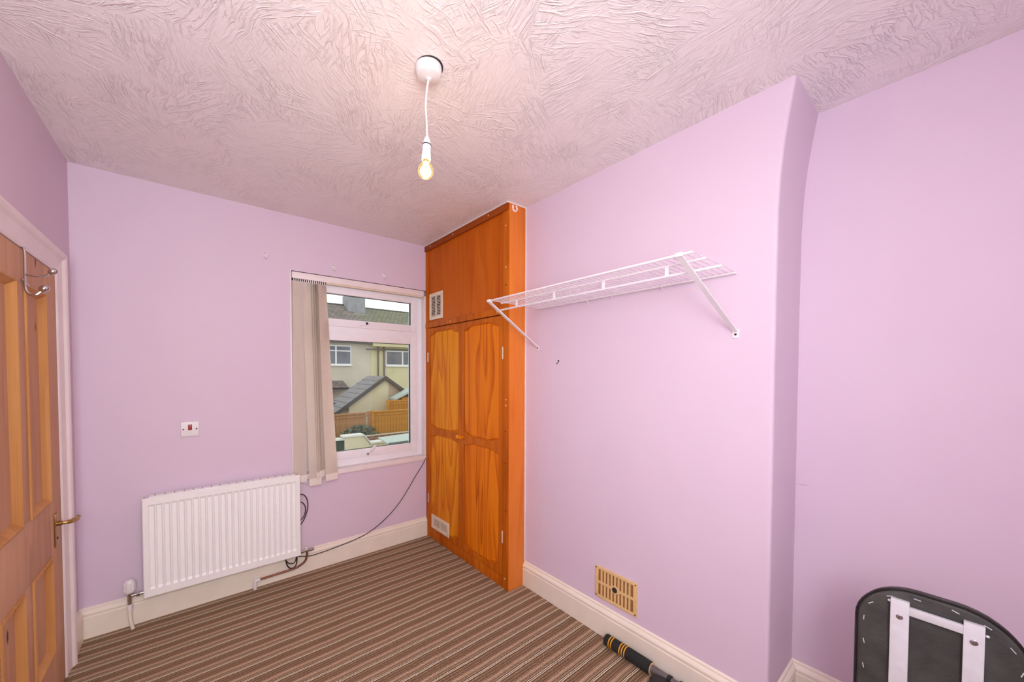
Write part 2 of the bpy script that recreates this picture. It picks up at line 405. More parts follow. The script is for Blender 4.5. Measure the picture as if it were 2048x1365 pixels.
# handles
h1 = obj('handle', bx(1.615, 1.725, 0.034, 0.048, 1.893, 1.913, 0.004), 'upvc', wn)
obj('handle_screw', lathe(B(), [(0.011, 0), (0.011, 0.004)], (1.672, 0.034, 1.911), (0, -1, 0.1), 12), 'gasket', h1)
h2 = obj('handle', lathe(B(), [(0.016, 0), (0.016, 0.010), (0.012, 0.018)], (1.672, 0.048, 0.825), (0, -1, 0), 16), 'upvc', wn)
obj('lever', tube(B(), [(1.668, 0.030, 0.822), (1.69, 0.022, 0.84), (1.735, 0.020, 0.885)], [0.013, 0.012, 0.009], 10), 'white_plastic', h2)
obj('handle_screw', lathe(B(), [(0.007, 0), (0.007, 0.003)], (1.668, 0.0185, 0.822), (0, -1, 0), 10), 'gasket', h2)
obj('sill_board', bx(1.086, 2.204, -0.016, 0.075, 0.700, 0.738, 0.006), 'white_gloss', wn)
obj('reveal_bead', bx(1.088, 1.098, -0.006, 0.06, 0.738, 2.252, 0.002), 'white_gloss', wn)
obj('reveal_bead', bx(2.195, 2.222, 0.0, 0.06, 0.738, 2.20, 0.002), 'white_gloss', wn)

# ------------------------------------------------------------------ vertical blind
bl = thing('vertical_blind', 'cream fabric vertical blind drawn to the left of the window', 'blind', (1.25, -0.01, 2.25))
obj('headrail', bx(1.102, 2.186, -0.006, 0.040, 2.196, 2.243, 0.004), 'white_gloss', bl)
obj('track', bx(1.340, 2.182, 0.004, 0.030, 2.186, 2.197, 0.0), 'vent_white', bl)
obj('track', bx(1.106, 1.340, 0.004, 0.030, 2.186, 2.197, 0.0), 'dark_hole', bl)  # dark strip paints in the shade among the bunched carriers
for k in range(16):
    c = obj('carrier', bx(1.112 + k * 0.0142, 1.118 + k * 0.0142, -0.004, 0.018, 2.172, 2.196, 0.001), 'white_plastic', bl)
def vane(xt, xb, yt, yb, at, ab, z1, z0, w=0.092, nz=14):
    """fabric strip: top centre xt, bottom centre xb, turned by at at the top and ab at the bottom"""
    bm = B(); rows = []
    for j in range(nz + 1):
        s = j / nz; z = z1 + (z0 - z1) * s; e = s ** 1.2
        xx = xt + (xb - xt) * e; yy = yt + (yb - yt) * (s ** 0.8); a = at + (ab - at) * s
        row = []
        for i in range(5):
            u = (i / 4 - 0.5) * w; bow = 0.004 * (1 - (2 * i / 4 - 1) ** 2)
            row.append(bm.verts.new((xx + u * math.cos(a) - bow * math.sin(a), yy + u * math.sin(a) - bow * math.cos(a), z)))
        rows.append(row)
    for A, C in zip(rows, rows[1:]):
        for i in range(4): bm.faces.new((A[i], A[i + 1], C[i + 1], C[i]))
    bmesh.ops.solidify(bm, geom=bm.faces[:], thickness=0.0012)
    v = obj('vane', bm, 'vane', bl, ang=60)
    # pocket with its weight at the foot of the strip
    bm = B(); c, s_ = math.cos(ab), math.sin(ab)
    box(bm, -w / 2 - 0.001, w / 2 + 0.001, -0.005, 0.005, -0.052, 0.0, 0.002)
    bmesh.ops.rotate(bm, verts=bm.verts, matrix=Matrix.Rotation(ab, 3, 'Z')); bmesh.ops.translate(bm, verts=bm.verts, vec=(xb, yb, z0 + 0.004))
    obj('weight', bm, 'vane', v)
R = math.radians
vane(1.150, 1.138, 0.000, -0.0245, R(3), R(0), 2.176, 0.735)
vane(1.215, 1.236, 0.000, -0.056, R(4), R(3), 2.176, 0.705, 0.086)
for q, (a, b_) in enumerate(((1.240, 1.268), (1.258, 1.283), (1.276, 1.296), (1.290, 1.312))):
    vane(a, b_, 0.004, -0.034 + 0.002 * q, R(66 - 4 * q), R(58 - 6 * q), 2.174, 0.745 + 0.004 * q, 0.075)
vane(1.312, 1.356, -0.004, -0.052, R(38), R(8), 2.172, 0.722)
obj('bead_chain', tube(B(), catmull([(1.14, -0.026, 0.690), (1.19, -0.05, 0.682), (1.26, -0.056, 0.70), (1.32, -0.05, 0.70)], 6), 0.0022, 6), 'white_plastic', bl)

# ------------------------------------------------------------------ left door, its frame
dr = sempty('door_1', (0, DY1, 0), 'stripped pine four-panel door')
PY = [(-0.755, -0.500), (-1.075, -0.850)]
zb, zt = (0.225, 0.665), (0.915, 1.850)
XF, XP, XBK = 0.010, -0.008, -0.030
obj('stile', bx(XBK, XF, DY1 - 0.165, DY1 - 0.003, 0.006, DZ - 0.003, 0.002), 'old_pine', dr)
obj('stile', bx(XBK, XF, DY0 + 0.003, -1.075, 0.006, DZ - 0.003, 0.002), 'old_pine', dr)
obj('rail', bx(XBK, XF - 0.0005, -1.075, -0.500, zt[1], DZ - 0.003, 0.002), 'old_pine', dr)
obj('rail', bx(XBK, XF - 0.0005, -1.075, -0.500, zb[1], zt[0], 0.002), 'old_pine', dr)
obj('rail', bx(XBK, XF - 0.0005, -1.075, -0.500, 0.006, zb[0], 0.002), 'old_pine', dr)
for z in (zb, zt): obj('muntin', bx(XBK, XF - 0.001, -0.850, -0.755, z[0], z[1], 0.002), 'old_pine', dr)
for y0, y1 in PY:
    for z0, z1 in (zb, zt):
        pn = obj('panel', bx(-0.024, XP, y0 - 0.004, y1 + 0.004, z0 - 0.004, z1 + 0.004), 'old_pine', dr)
        w = 0.028
        def bead(a, b, ins):
            # triangular bead moulding running from a to b against the frame edge
            a, b, ins = Vector(a), Vector(b), Vector(ins)
            prof = [(0, XP), (0, XF + 0.004), (0.006, XF + 0.006), (0.010, XF + 0.001), (0.018, 0.003), (0.024, -0.003), (w, XP)]
            bm = B(); d = (b - a).normalized()
            A = [bm.verts.new(a + ins * u + d * u + Vector((x, 0, 0))) for u, x in prof]
            C = [bm.verts.new(b + ins * u - d * u + Vector((x, 0, 0))) for u, x in prof]
            n = len(A); bm.faces.new(A); bm.faces.new(C[::-1])
            for i in range(n): bm.faces.new((A[i], C[i], C[(i + 1) % n], A[(i + 1) % n]))
            obj('moulding', bm, 'old_pine_mould', pn, ang=20)
        bead((0, y0, z0), (0, y0, z1), (0, 1, 0)); bead((0, y1, z0), (0, y1, z1), (0, -1, 0))
        bead((0, y0, z0), (0, y1, z0), (0, 0, 1)); bead((0, y0, z1), (0, y1, z1), (0, 0, -1))
hd = obj('handle_plate', bx(XF, XF + 0.006, -0.462, -0.418, 0.694, 0.846, 0.003), 'brass', dr)
obj('lever', tube(B(), catmull([(XF, -0.44, 0.798), (0.035, -0.44, 0.798), (0.052, -0.435, 0.796), (0.062, -0.405, 0.792), (0.066, -0.365, 0.786), (0.068, -0.340, 0.792)], 6),
                  [0.011] * 6 + [0.008] * 6 + [0.010] * 6 + [0.012] * 6 + [0.009] * 6 + [0.006], 12), 'brass', hd)
obj('keyhole', lathe(B(), [(0.006, 0), (0.006, 0.002)], (XF + 0.006, -0.44, 0.730), (1, 0, 0), 10), 'dark_hole', hd)

# architrave: moulded profile, mitred, plus door stop lining
AR = [(0, 0), (0, 0.012), (0.006, 0.016), (0.012, 0.013), (0.020, 0.014), (0.055, 0.020), (0.064, 0.030), (0.074, 0.034), (0.084, 0.033), (0.090, 0.026), (0.090, 0)]
def arch(name, a, b, out, m0, m1, label):
    a, b, out = Vector(a), Vector(b), Vector(out); d = (b - a).normalized(); bm = B(); s = 1.25
    A = [bm.verts.new(a + out * u * s - d * u * s * m0 + Vector((x, 0, 0))) for u, x in AR]
    C = [bm.verts.new(b + out * u * s + d * u * s * m1 + Vector((x, 0, 0))) for u, x in AR]
    n = len(A); bm.faces.new(A); bm.faces.new(C[::-1])
    for i in range(n): bm.faces.new((A[i], C[i], C[(i + 1) % n], A[(i + 1) % n]))
    return struct(obj(name, bm, 'white_gloss', ang=22), label)
# the side casing is slimmer in view than the head
arch('trim_1', (0, DY1, 0), (0, DY1, DZ), (0, 1, 0), 0, 1, 'white moulded door casing')
arch('trim_2', (0, DY0, 0), (0, DY0, DZ), (0, -1, 0), 0, 1, 'white moulded door casing on the hinge side')
arch('trim_3', (0, DY0, DZ), (0, DY1, DZ), (0, 0, 1), 1, 1, 'white moulded casing over the door')
for n_, (a, b, c, d) in enumerate(((DY0, DY0 + 0.002, 0, DZ), (DY1 - 0.002, DY1, 0, DZ), (DY0, DY1, DZ - 0.002, DZ))):
    struct(obj('trim_%d' % (4 + n_), bx(-0.15, 0.0, a, b, c, d), 'white_gloss', smooth=False), 'white door lining')

# over-door coat hook
hk = thing('coat_hook', 'chrome over-door double coat hook on the pine door', 'hook', (0.01, -0.78, 1.82))
obj('strap', tube(B(), catmull([(-0.02, -0.78, 1.984), (0.006, -0.78, 1.988), (0.018, -0.78, 1.975), (0.0185, -0.78, 1.90), (0.0185, -0.78, 1.835), (0.026, -0.78, 1.812), (0.045, -0.78, 1.808), (0.062, -0.78, 1.826)], 6), 0.0042, 8), 'chrome', hk)
pr = obj('prong', tube(B(), catmull([(0.019, -0.78, 1.882), (0.05, -0.78, 1.880), (0.072, -0.78, 1.886), (0.088, -0.78, 1.902)], 6), 0.0038, 8), 'chrome', hk)
def ball(c, r, ax=(0.7, 0, 0.7), st=1.25):
    return lathe(B(), [(0, -r * st)] + [(r * math.sin(t), -r * st * math.cos(t)) for t in [math.pi * k / 8 for k in range(1, 8)]] + [(0, r * st)], c, ax, 14)
obj('knob', ball((0.091, -0.78, 1.905), 0.0125), 'chrome', hk); obj('knob', ball((0.067, -0.78, 1.834), 0.0135), 'chrome', hk)
obj('cross_bar', tube(B(), [(0.016, -0.80, 1.862), (0.016, -0.725, 1.846)], 0.003, 6), 'chrome', hk)

# ------------------------------------------------------------------ fitted cupboard
cb = thing('fitted_cupboard', 'tall orange pine fitted cupboard in the corner beside the window', 'cupboard', (XC + 0.07, -0.57, 0))
X0 = XC
obj('side_panel', bx(X0 + 0.003, W - 0.002, YC - 0.0015, YC + 0.018, 0.0, H - 0.001, 0.0015), 'pine_side', cb)
st1 = obj('stile', bx(X0, X0 + 0.022, YC, YC + 0.062, 0.0, H - 0.001, 0.002), 'pine_frame', cb)
obj('stile', bx(X0, X0 + 0.022, -0.048, -0.001, 0.0, H - 0.001, 0.002), 'pine_frame', cb)
obj('top_trim', bx(X0 - 0.012, X0 + 0.010, YC + 0.004, -0.002, H - 0.052, H - 0.001, 0.003), 'pine_dark', cb)
obj('upper_panel', bx(X0 + 0.008, X0 + 0.014, YC + 0.060, -0.046, 1.935, H - 0.04), 'ply_panel', cb)
obj('middle_rail', bx(X0 - 0.006, X0 + 0.022, YC + 0.050, -0.004, 1.905, 1.952, 0.004), 'pine_frame', cb)
obj('plinth', bx(X0 + 0.004, X0 + 0.022, YC + 0.075, -0.048, 0.0, 0.080, 0.002), 'pine_frame', cb)
obj('carcass_back', bx(X0 + 0.030, X0 + 0.040, YC + 0.018, -0.002, 0.0, H - 0.002), 'pine_dark', cb)
obj('wall_bead', bx(W - 0.009, W - 0.001, YC - 0.006, YC, 0.175, H - 0.002), 'filler', cb)
obj('ceiling_bead', bx(X0 - 0.014, W, YC - 0.005, YC + 0.003, H - 0.010, H - 0.001), 'filler', cb)
obj('ceiling_bead', bx(X0 - 0.016, X0 - 0.010, YC, -0.002, H - 0.008, H - 0.001), 'filler', cb)
obj('filler_patch', tube(B(), catmull([(X0 + 0.03, YC - 0.003, 2.632), (X0 + 0.034, YC - 0.003, 2.604), (X0 + 0.052, YC - 0.003, 2.596), (X0 + 0.068, YC - 0.003, 2.612), (X0 + 0.058, YC - 0.003, 2.634)], 5), 0.006, 6), 'filler', cb)
def cdoor(y0, y1, m, z0=0.088, z1=1.898):
    """y0 < y1; frame-and-panel pine door with curved rails"""
    d = bpy.data.objects.new('door', None); COL.objects.link(d); d.parent = cb
    xf, xb = X0 - 0.004, X0 + 0.018; sw = 0.036
    obj('stile', bx(xf, xb, y0, y0 + sw, z0, z1, 0.002), 'pine_frame', d)
    obj('stile', bx(xf, xb, y1 - sw, y1, z0, z1, 0.002), 'pine_frame', d)
    ya, yb_ = y0 + sw - 0.001, y1 - sw + 0.001; n = 24
    def curve(zbase, amp, sgn):
        # flat shoulders with a swept hump between them
        pts = []
        for i in range(n + 1):
            u = i / n; t = min(1, max(0, (min(u, 1 - u) - 0.05) / 0.20)); s = t * t * (3 - 2 * t)
            pts.append((ya + (yb_ - ya) * u, zbase + sgn * amp * s))
        return pts
    def rail(lo, hi):
        prism_pts = [(xf + 0.0005, y, z) for y, z in lo] + [(xf + 0.0005, y, z) for y, z in reversed(hi)]
        return obj('rail', prism(B(), prism_pts, (xb - xf - 0.001, 0, 0)), 'pine_frame', d, ang=30)
    flat = lambda z: [(ya, z), (yb_, z)]
    cz = 0.985
    rail(curve(z1 - 0.062, 0.030, 1), flat(z1)); rail(flat(z0), curve(z0 + 0.062, 0.026, -1))
    rail(curve(cz - 0.048, 0.020, 1), curve(cz + 0.044, 0.020, -1))
    obj('panel_ground', bx(xf + 0.010, xb - 0.004, ya, yb_, z0 + 0.03, z1 - 0.03), m, d, smooth=False)
    def field(lo, hi):
        ins = 0.013
        def poly(k): # inset outline
            yc_ = (ya + yb_) / 2; sc = 1 - 2 * k / (yb_ - ya)
            return [(yc_ + (y - yc_) * sc, z + k) for y, z in lo] + [(yc_ + (y - yc_) * sc, z - k) for y, z in reversed(hi)]
        bm = B(); rings = [[bm.verts.new((x, y, z)) for y, z in poly(k)] for k, x in ((0.003, xf + 0.011), (0.006, xf + 0.008), (ins, xf + 0.002))]
        for A, C in zip(rings, rings[1:]):
            for i in range(len(A)): bm.faces.new((A[i], A[(i + 1) % len(A)], C[(i + 1) % len(A)], C[i]))
        bm.faces.new(rings[-1]); obj('panel', bm, m, d, ang=15)
    c1 = curve(cz + 0.044, 0.020, -1); c2 = curve(z1 - 0.062, 0.030, 1)
    field(c1, c2)
    field(curve(z0 + 0.062, 0.026, -1), curve(cz - 0.048, 0.020, 1))
    return d
d1 = cdoor(-0.574, -0.052, 'pine_door'); d2 = cdoor(YC + 0.064, -0.578, 'pine_door2')
for d, y in ((d1, -0.556), (d2, -0.598)):
    obj('knob', lathe(B(), [(0.008, 0), (0.008, 0.010), (0.016, 0.018), (0.017, 0.026), (0.010, 0.033), (0, 0.034)], (X0 - 0.004, y, 0.990), (-1, 0, 0), 16), 'pine_door', d)
for d, y in ((d1, -0.050), (d2, YC + 0.063)):
    for z in (1.64, 0.36):
        hg = obj('hinge', bx(X0 - 0.007, X0 + 0.001, y - 0.006, y + 0.006, z - 0.042, z + 0.042, 0.001), 'vent_white', d)
        obj('hinge_pin', tube(B(), [(X0 - 0.008, y, z - 0.044), (X0 - 0.008, y, z + 0.044)], 0.003, 8), 'chrome', hg)
for (y, z) in ((-0.11, H - 0.028), (-0.47, H - 0.028), (-0.93, H - 0.028), (YC + 0.035, 2.50), (YC + 0.030, 2.22), (YC + 0.028, 1.32), (YC + 0.028, 1.28), (YC + 0.034, 0.075), (-1.02, 1.928), (-0.42, 1.926)):
    x = X0 - 0.012 if z > 2.6 else (X0 - 0.006 if 1.9 < z < 1.95 else X0)
    obj('screw', lathe(B(), [(0.006, 0), (0.006, 0.0015), (0, 0.002)], (x, y, z), (-1, 0, 0), 10), 'screw', cb)
for (y, z) in ((YC + 0.03, 1.10), (YC + 0.03, 2.10), (YC + 0.026, 0.55), (YC + 0.030, 0.88)):
    obj('knot', lathe(B(), [(0.006, 0), (0.004, 0.0012), (0, 0.0014)], (X0, y, z), (-1, 0, 0), 10), 'dark_hole', cb)
def louvre(parent, y0, y1, z0, z1, xs, name, mull=True, nsl=15, bk='dark_hole', bdr=(0.03, 0.03)):
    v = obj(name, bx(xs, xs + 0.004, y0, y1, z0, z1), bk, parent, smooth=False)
    by, bz = bdr
    for a in ((y0, y0 + by), (y1 - by, y1)): obj('vent_frame', bx(xs - 0.008, xs, a[0], a[1], z0, z1, 0.001), 'vent_white', v)
    for a in ((z0, z0 + bz), (z1 - bz, z1)): obj('vent_frame', bx(xs - 0.008, xs, y0 + by, y1 - by, a[0], a[1], 0.001), 'vent_white', v)
    if mull: obj('vent_frame', bx(xs - 0.007, xs, (y0 + y1) / 2 - 0.006, (y0 + y1) / 2 + 0.006, z0 + bz, z1 - bz), 'vent_white', v)
    first = None; step = (z1 - z0 - 2 * bz) / nsl
    for k in range(nsl):
        if first is None:
            bm = B(); box(bm, xs - 0.006, xs - 0.001, y0 + by, y1 - by, z0 + bz + step * 0.5 - 0.0022, z0 + bz + step * 0.5 + 0.0022)
            first = obj('slat', bm, 'vent_white', v, smooth=False)
        else: again(first, (0, 0, step * k))
louvre(cb, -0.292, -0.070, 1.972, 2.204, X0 + 0.006, 'upper_vent', True, 13, bdr=(0.030, 0.030))
louvre(cb, -0.400, -0.115, 0.112, 0.232, X0 - 0.003, 'lower_vent', True, 6, bk='vent_back', bdr=(0.030, 0.028))

# ------------------------------------------------------------------ wire shelf
sh = thing('wire_shelf', 'white wire closet shelf with diagonal braces on the right wall', 'shelf', (2.3, -1.84, 1.66))
SX0, SX1, SY0, SY1, SZ = 1.932, 2.352, -2.420, -1.262, 1.935
obj('front_rod', tube(B(), [(SX0, SY0, SZ), (SX0, SY1, SZ)], 0.0048, 8), 'wire_white', sh)
obj('middle_rod', tube(B(), [(2.03, SY0 - 0.006, SZ - 0.004), (2.03, SY1 - 0.002, SZ - 0.004)], 0.0042, 8), 'wire_white', sh)
obj('back_rod', tube(B(), [(SX1, SY0, SZ - 0.004), (SX1, SY1 + 0.005, SZ - 0.004)], 0.0045, 8), 'wire_white', sh)
obj('hanging_rod', tube(B(), [(2.03, -2.478, 1.891), (2.03, -1.262, 1.891)], 0.0052, 8), 'wire_white', sh)
for y in (-2.281, -1.989, -1.690, -1.402):
    obj('rod_strap', bx(2.0275, 2.0325, y - 0.007, y + 0.007, 1.888, SZ, 0.0008), 'wire_white', sh)
nw = 46; first = None; stp = (SY1 - SY0 - 0.012) / (nw - 1)
for k in range(nw):
    if first is None: first = obj('deck_wire', tube(B(), [(SX0, SY0 + 0.006, SZ + 0.003), (SX1, SY0 + 0.006, SZ + 0.001)], 0.0019, 6), 'wire_white', sh)
    else: again(first, (0, stp * k, 0))
def brace(yf, yw, zw, wid, plate):
    a, b = Vector((SX0 - 0.004, yf, SZ - 0.004)), Vector((W - 0.006, yw, zw)); bm = B(); d = (b - a).normalized()
    side = Vector((0, 1, 0)); nrm = d.cross(side).normalized(); h = 0.003
    ring = lambda c, w: [bm.verts.new(c + side * s * w / 2 + nrm * t * h) for s, t in ((-1, -1), (1, -1), (1, 1), (-1, 1))]
    A, C = ring(a, wid), ring(b, wid * 0.8); bm.faces.new(A); bm.faces.new(C[::-1])
    for i in range(4): bm.faces.new((A[i], C[i], C[(i + 1) % 4], A[(i + 1) % 4]))
    br_ = obj('brace', bm, 'wire_white', sh, smooth=False)
    obj('hook_clip', bx(SX0 - 0.010, SX0 + 0.016, yf - 0.012, yf + 0.012, SZ - 0.008, SZ + 0.007, 0.002), 'wire_white', br_)
    if plate: pl = obj('foot_plate', bx(W - 0.004, W, yw - 0.013, yw + 0.013, zw - 0.028, zw + 0.010, 0.001), 'wire_white', br_)
    else: pl = obj('foot_plate', lathe(B(), [(0.013, 0), (0.013, 0.004)], (W, yw, zw - 0.006), (-1, 0, 0), 14), 'wire_white', br_)
    obj('screw_head', lathe(B(), [(0.005, 0), (0.004, 0.002), (0, 0.0025)], (W - 0.004, yw, zw - 0.012 if plate else zw - 0.006), (-1, 0, 0), 10), 'gasket', br_)
brace(-2.375, -2.417, 1.682, 0.022, True); brace(-1.268, -1.258, 1.676, 0.022, False)
for y in (-2.10, -1.66, -1.82): obj('wall_clip', tube(B(), catmull([(W, y, SZ - 0.02), (SX1 + 0.002, y, SZ - 0.014), (SX1 - 0.007, y, SZ - 0.004), (SX1, y, SZ + 0.004)], 4), 0.003, 6), 'wire_white', sh)

# ------------------------------------------------------------------ pendant light
PL = Vector((1.238, -1.766, H))
pd = thing('pendant_light', 'white ceiling pendant with a bare lit amber filament bulb', 'light', (PL.x, PL.y, H))
obj('ceiling_rose', lathe(B(), [(0.048, 0.002), (0.049, 0.008), (0.047, 0.026), (0.042, 0.036), (0.030, 0.041), (0.010, 0.043), (0.0085, 0.050), (0.0, 0.051)], PL, (0.02, 0.02, -1), 36), 'white_plastic', pd)
obj('rose_gap_shade', lathe(B(), [(0.050, 0.0), (0.050, 0.003)], PL + Vector((0.003, -0.003, 0)), (0, 0, -1), 32), 'dark_hole', pd)  # dark disc stands in for the shaded gap behind the rose
cord = [(0, 0, -0.045), (-0.006, 0.004, -0.09), (-0.009, 0.006, -0.15), (-0.006, 0.005, -0.21), (-0.005, 0.004, -0.262)]
obj('flex', tube(B(), catmull([PL + Vector(c) for c in cord], 8), 0.0034, 10), 'white_plastic', pd)
HP = PL + Vector((-0.005, 0.004, -0.258)); AX = Vector((-0.035, 0.03, -1)).normalized()
obj('lamp_holder', lathe(B(), [(0.005, 0), (0.009, 0.006), (0.0145, 0.022), (0.0165, 0.030), (0.0165, 0.062), (0.0174, 0.064), (0.0174, 0.086), (0.016, 0.088)], HP, AX, 24), 'white_plastic', pd)
obj('holder_ring', lathe(B(), [(0.0168, 0.0), (0.0175, 0.001), (0.0175, 0.003), (0.0168, 0.004)], HP + AX * 0.030, AX, 24), 'gasket', pd)
obj('bulb_cap', lathe(B(), [(0.0125, 0.080), (0.0125, 0.097)], HP, AX, 20), 'brass', pd)
C0 = HP + AX * 0.128
bb = obj('bulb', lathe(B(), [(0.0125, -0.034), (0.016, -0.028), (0.024, -0.018), (0.0285, -0.007), (0.0295, 0.002), (0.027, 0.013), (0.020, 0.022), (0.010, 0.0275), (0, 0.029)], C0, AX, 28), 'bulb_glass', pd, ang=80)
side1 = AX.orthogonal().normalized(); side2 = AX.cross(side1)
for k in range(4):
    o_ = (side1 * math.cos(k * math.pi / 2 + .4) + side2 * math.sin(k * math.pi / 2 + .4))
    obj('filament', tube(B(), [C0 + o_ * 0.005 - AX * 0.022, C0 + o_ * 0.009 + AX * 0.014], 0.0012, 6), 'filament', bb)
ld = bpy.data.lights.new('bulb_light', 'POINT'); lo = bpy.data.objects.new('bulb_light', ld); COL.objects.link(lo)
ld.energy = 2.6; ld.color = (1.0, 0.80, 0.56); ld.shadow_soft_size = 0.03; lo.parent = pd; lo.location = C0 - pd.location

# ------------------------------------------------------------------ radiator
RX0, RX1, RZ0, RZ1, RYF = 0.277, 1.124, 0.172, 0.762, -0.098
rd = thing('radiator', 'white steel panel radiator under the window ledge', 'radiator', (0.70, -0.06, 0.17))
bm = B()
nf = 23; pitch = (RX1 - RX0 - 0.05) / nf
xs = [RX0, RX0 + 0.004]; ds = [0.006, 0.0]
cols = [(RX0, 0.005), (RX0 + 0.004, 0.0)]
for k in range(nf):
    c = RX0 + 0.025 + pitch * (k + 0.5)
    for u, t in ((-0.42, 0), (-0.27, 1), (0.27, 1), (0.42, 0)): cols.append((c + u * pitch, t * 0.009))
cols += [(RX1 - 0.004, 0.0), (RX1, 0.005)]
zl = [(RZ0, 0.0), (RZ0 + 0.004, 0.0), (RZ0 + 0.045, 0.0), (RZ0 + 0.058, 1.0), (RZ1 - 0.052, 1.0), (RZ1 - 0.040, 0.0), (RZ1 - 0.004, 0.0), (RZ1, 0.0)]
grid = []
for j, (z, act) in enumerate(zl):
    edge = 0.005 if j in (0, len(zl) - 1) else 0.0
    grid.append([bm.verts.new((x, RYF + max(edge, d if i in (0, len(cols) - 1) else 0.0) + (d * act if 0 < i < len(cols) - 1 else 0.0), z)) for i, (x, d) in enumerate(cols)])
for A, C in zip(grid, grid[1:]):
    for i in range(len(A) - 1): bm.faces.new((A[i], A[i + 1], C[i + 1], C[i]))
obj('front_panel', bm, 'rad_white', rd, ang=20)
obj('side_cover', bx(RX0 + 0.001, RX0 + 0.006, RYF + 0.006, -0.030, RZ0 + 0.004, RZ1 - 0.002, 0.001), 'rad_white', rd)
obj('side_cover', bx(RX1 - 0.006, RX1 - 0.001, RYF + 0.006, -0.030, RZ0 + 0.004, RZ1 - 0.002, 0.001), 'rad_white', rd)
gr = obj('top_grille', bx(RX0 + 0.030, RX1 - 0.030, RYF + 0.010, -0.032, RZ1 - 0.004, RZ1 + 0.006, 0.003), 'rad_white', rd)
for k in range(17):
    x = RX0 + 0.055 + k * 0.0455; sl = obj('slot', bx(x, x + 0.004, RYF + 0.020, -0.042, RZ1 + 0.0050, RZ1 + 0.0063), 'slot_shade_grey', gr, smooth=False)
obj('back_panel', bx(RX0 + 0.008, RX1 - 0.008, -0.050, -0.036, RZ0 + 0.01, RZ1 - 0.012, 0.003), 'rad_white', rd)
for x in (RX0 + 0.12, RX1 - 0.12): obj('wall_bracket', bx(x, x + 0.03, -0.037, -0.0015, RZ0 + 0.05, RZ1 - 0.05), 'rad_white', rd)
# thermostatic valve
VX, VY = 0.214, -0.062
va = obj('valve_body', tube(B(), [(RX0 + 0.006, VY, 0.198), (VX, VY, 0.198)], 0.009, 12), 'chrome', rd)
obj('valve_neck', tube(B(), [(VX, VY, 0.150), (VX, VY, 0.222)], [0.010, 0.013], 12), 'chrome', va)
obj('valve_nut', lathe(B(), [(0.014, 0), (0.014, 0.016)], (VX + 0.030, VY, 0.198), (1, 0, 0), 6), 'chrome', va, ang=20)
hb_ = obj('valve_head', lathe(B(), [(0.020, 0), (0.024, 0.006), (0.025, 0.012), (0.025, 0.050), (0.021, 0.068), (0.013, 0.076), (0, 0.077)], (VX, VY, 0.218), (0, 0, 1), 24), 'white_plastic', rd)
for k in range(10):
    t = 2 * math.pi * k / 10; obj('grip_rib', tube(B(), [(VX + 0.0245 * math.cos(t), VY + 0.0245 * math.sin(t), 0.232), (VX + 0.022 * math.cos(t), VY + 0.022 * math.sin(t), 0.282)], 0.0036, 6), 'white_plastic', hb_)
obj('supply_pipe', tube(B(), catmull([(VX, VY, 0.155), (VX, VY, 0.10), (VX + 0.002, VY - 0.002, 0.05), (VX + 0.012, VY - 0.004, 0.0)], 5), 0.0085, 12), 'cream_gloss', rd)
obj('pipe_nut', lathe(B(), [(0.013, 0), (0.014, 0.012), (0.013, 0.03)], (VX, VY, 0.115), (0, 0, 1), 14), 'white_plastic', rd)
# lockshield valve and copper return
LX = 1.172
lk = obj('lockshield_valve', tube(B(), [(RX1 - 0.006, -0.062, 0.183), (LX + 0.012, -0.062, 0.183)], 0.010, 12), 'chrome', rd)
obj('valve_nut', lathe(B(), [(0.014, 0), (0.014, 0.014)], (RX1 + 0.008, -0.062, 0.183), (1, 0, 0), 6), 'chrome', lk, ang=20)
obj('valve_cap', tube(B(), [(LX + 0.010, -0.062, 0.183), (LX + 0.046, -0.062, 0.183)], 0.012, 14), 'chrome', lk)
obj('spindle_cover', lathe(B(), [(0.010, 0), (0.010, 0.014), (0.006, 0.018), (0, 0.018)], (LX - 0.006, -0.062, 0.192), (0, 0, 1), 14), 'white_plastic', lk)
obj('return_pipe', tube(B(), catmull([(LX, -0.062, 0.180), (LX - 0.001, -0.060, 0.145), (LX - 0.014, -0.058, 0.105), (LX - 0.05, -0.050, 0.078), (1.08, -0.045, 0.066), (0.95, -0.040, 0.060), (0.862, -0.040, 0.058)], 6), 0.0075, 12), 'copper', rd)
obj('elbow', tube(B(), catmull([(0.872, -0.040, 0.058), (0.852, -0.040, 0.058), (0.842, -0.040, 0.048), (0.842, -0.040, 0.0)], 6), 0.0115, 14), 'white_plastic', rd)

# ------------------------------------------------------------------ cables on the back wall
cbl = thing('aerial_cable', 'thin black cable drooping from the window sill corner to the radiator', 'cable', (1.70, -0.01, 0.12))
obj('drooping_run', tube(B(), catmull([(2.198, -0.016, 0.722), (2.165, -0.012, 0.66), (2.103, -0.008, 0.578), (2.03, -0.006, 0.475), (1.956, -0.006, 0.378), (1.86, -0.006, 0.285), (1.749, -0.012, 0.213), (1.64, -0.026, 0.172), (1.538, -0.030, 0.150), (1.344, -0.032, 0.127), (1.26, -0.036, 0.124), (1.19, -0.045, 0.128), (1.12, -0.03, 0.14)], 8), 0.0033, 8), 'cable', cbl)
obj('coiled_loop', tube(B(), catmull([(1.12, -0.02, 0.60), (1.160, -0.02, 0.590), (1.186, -0.02, 0.545), (1.186, -0.02, 0.47), (1.160, -0.02, 0.40), (1.118, -0.02, 0.345)], 8), 0.0036, 8), 'cable', cbl)
obj('coiled_loop', tube(B(), catmull([(1.115, -0.026, 0.545), (1.150, -0.026, 0.535), (1.172, -0.026, 0.49), (1.160, -0.026, 0.43), (1.115, -0.026, 0.385)], 8), 0.0036, 8), 'cable', cbl)
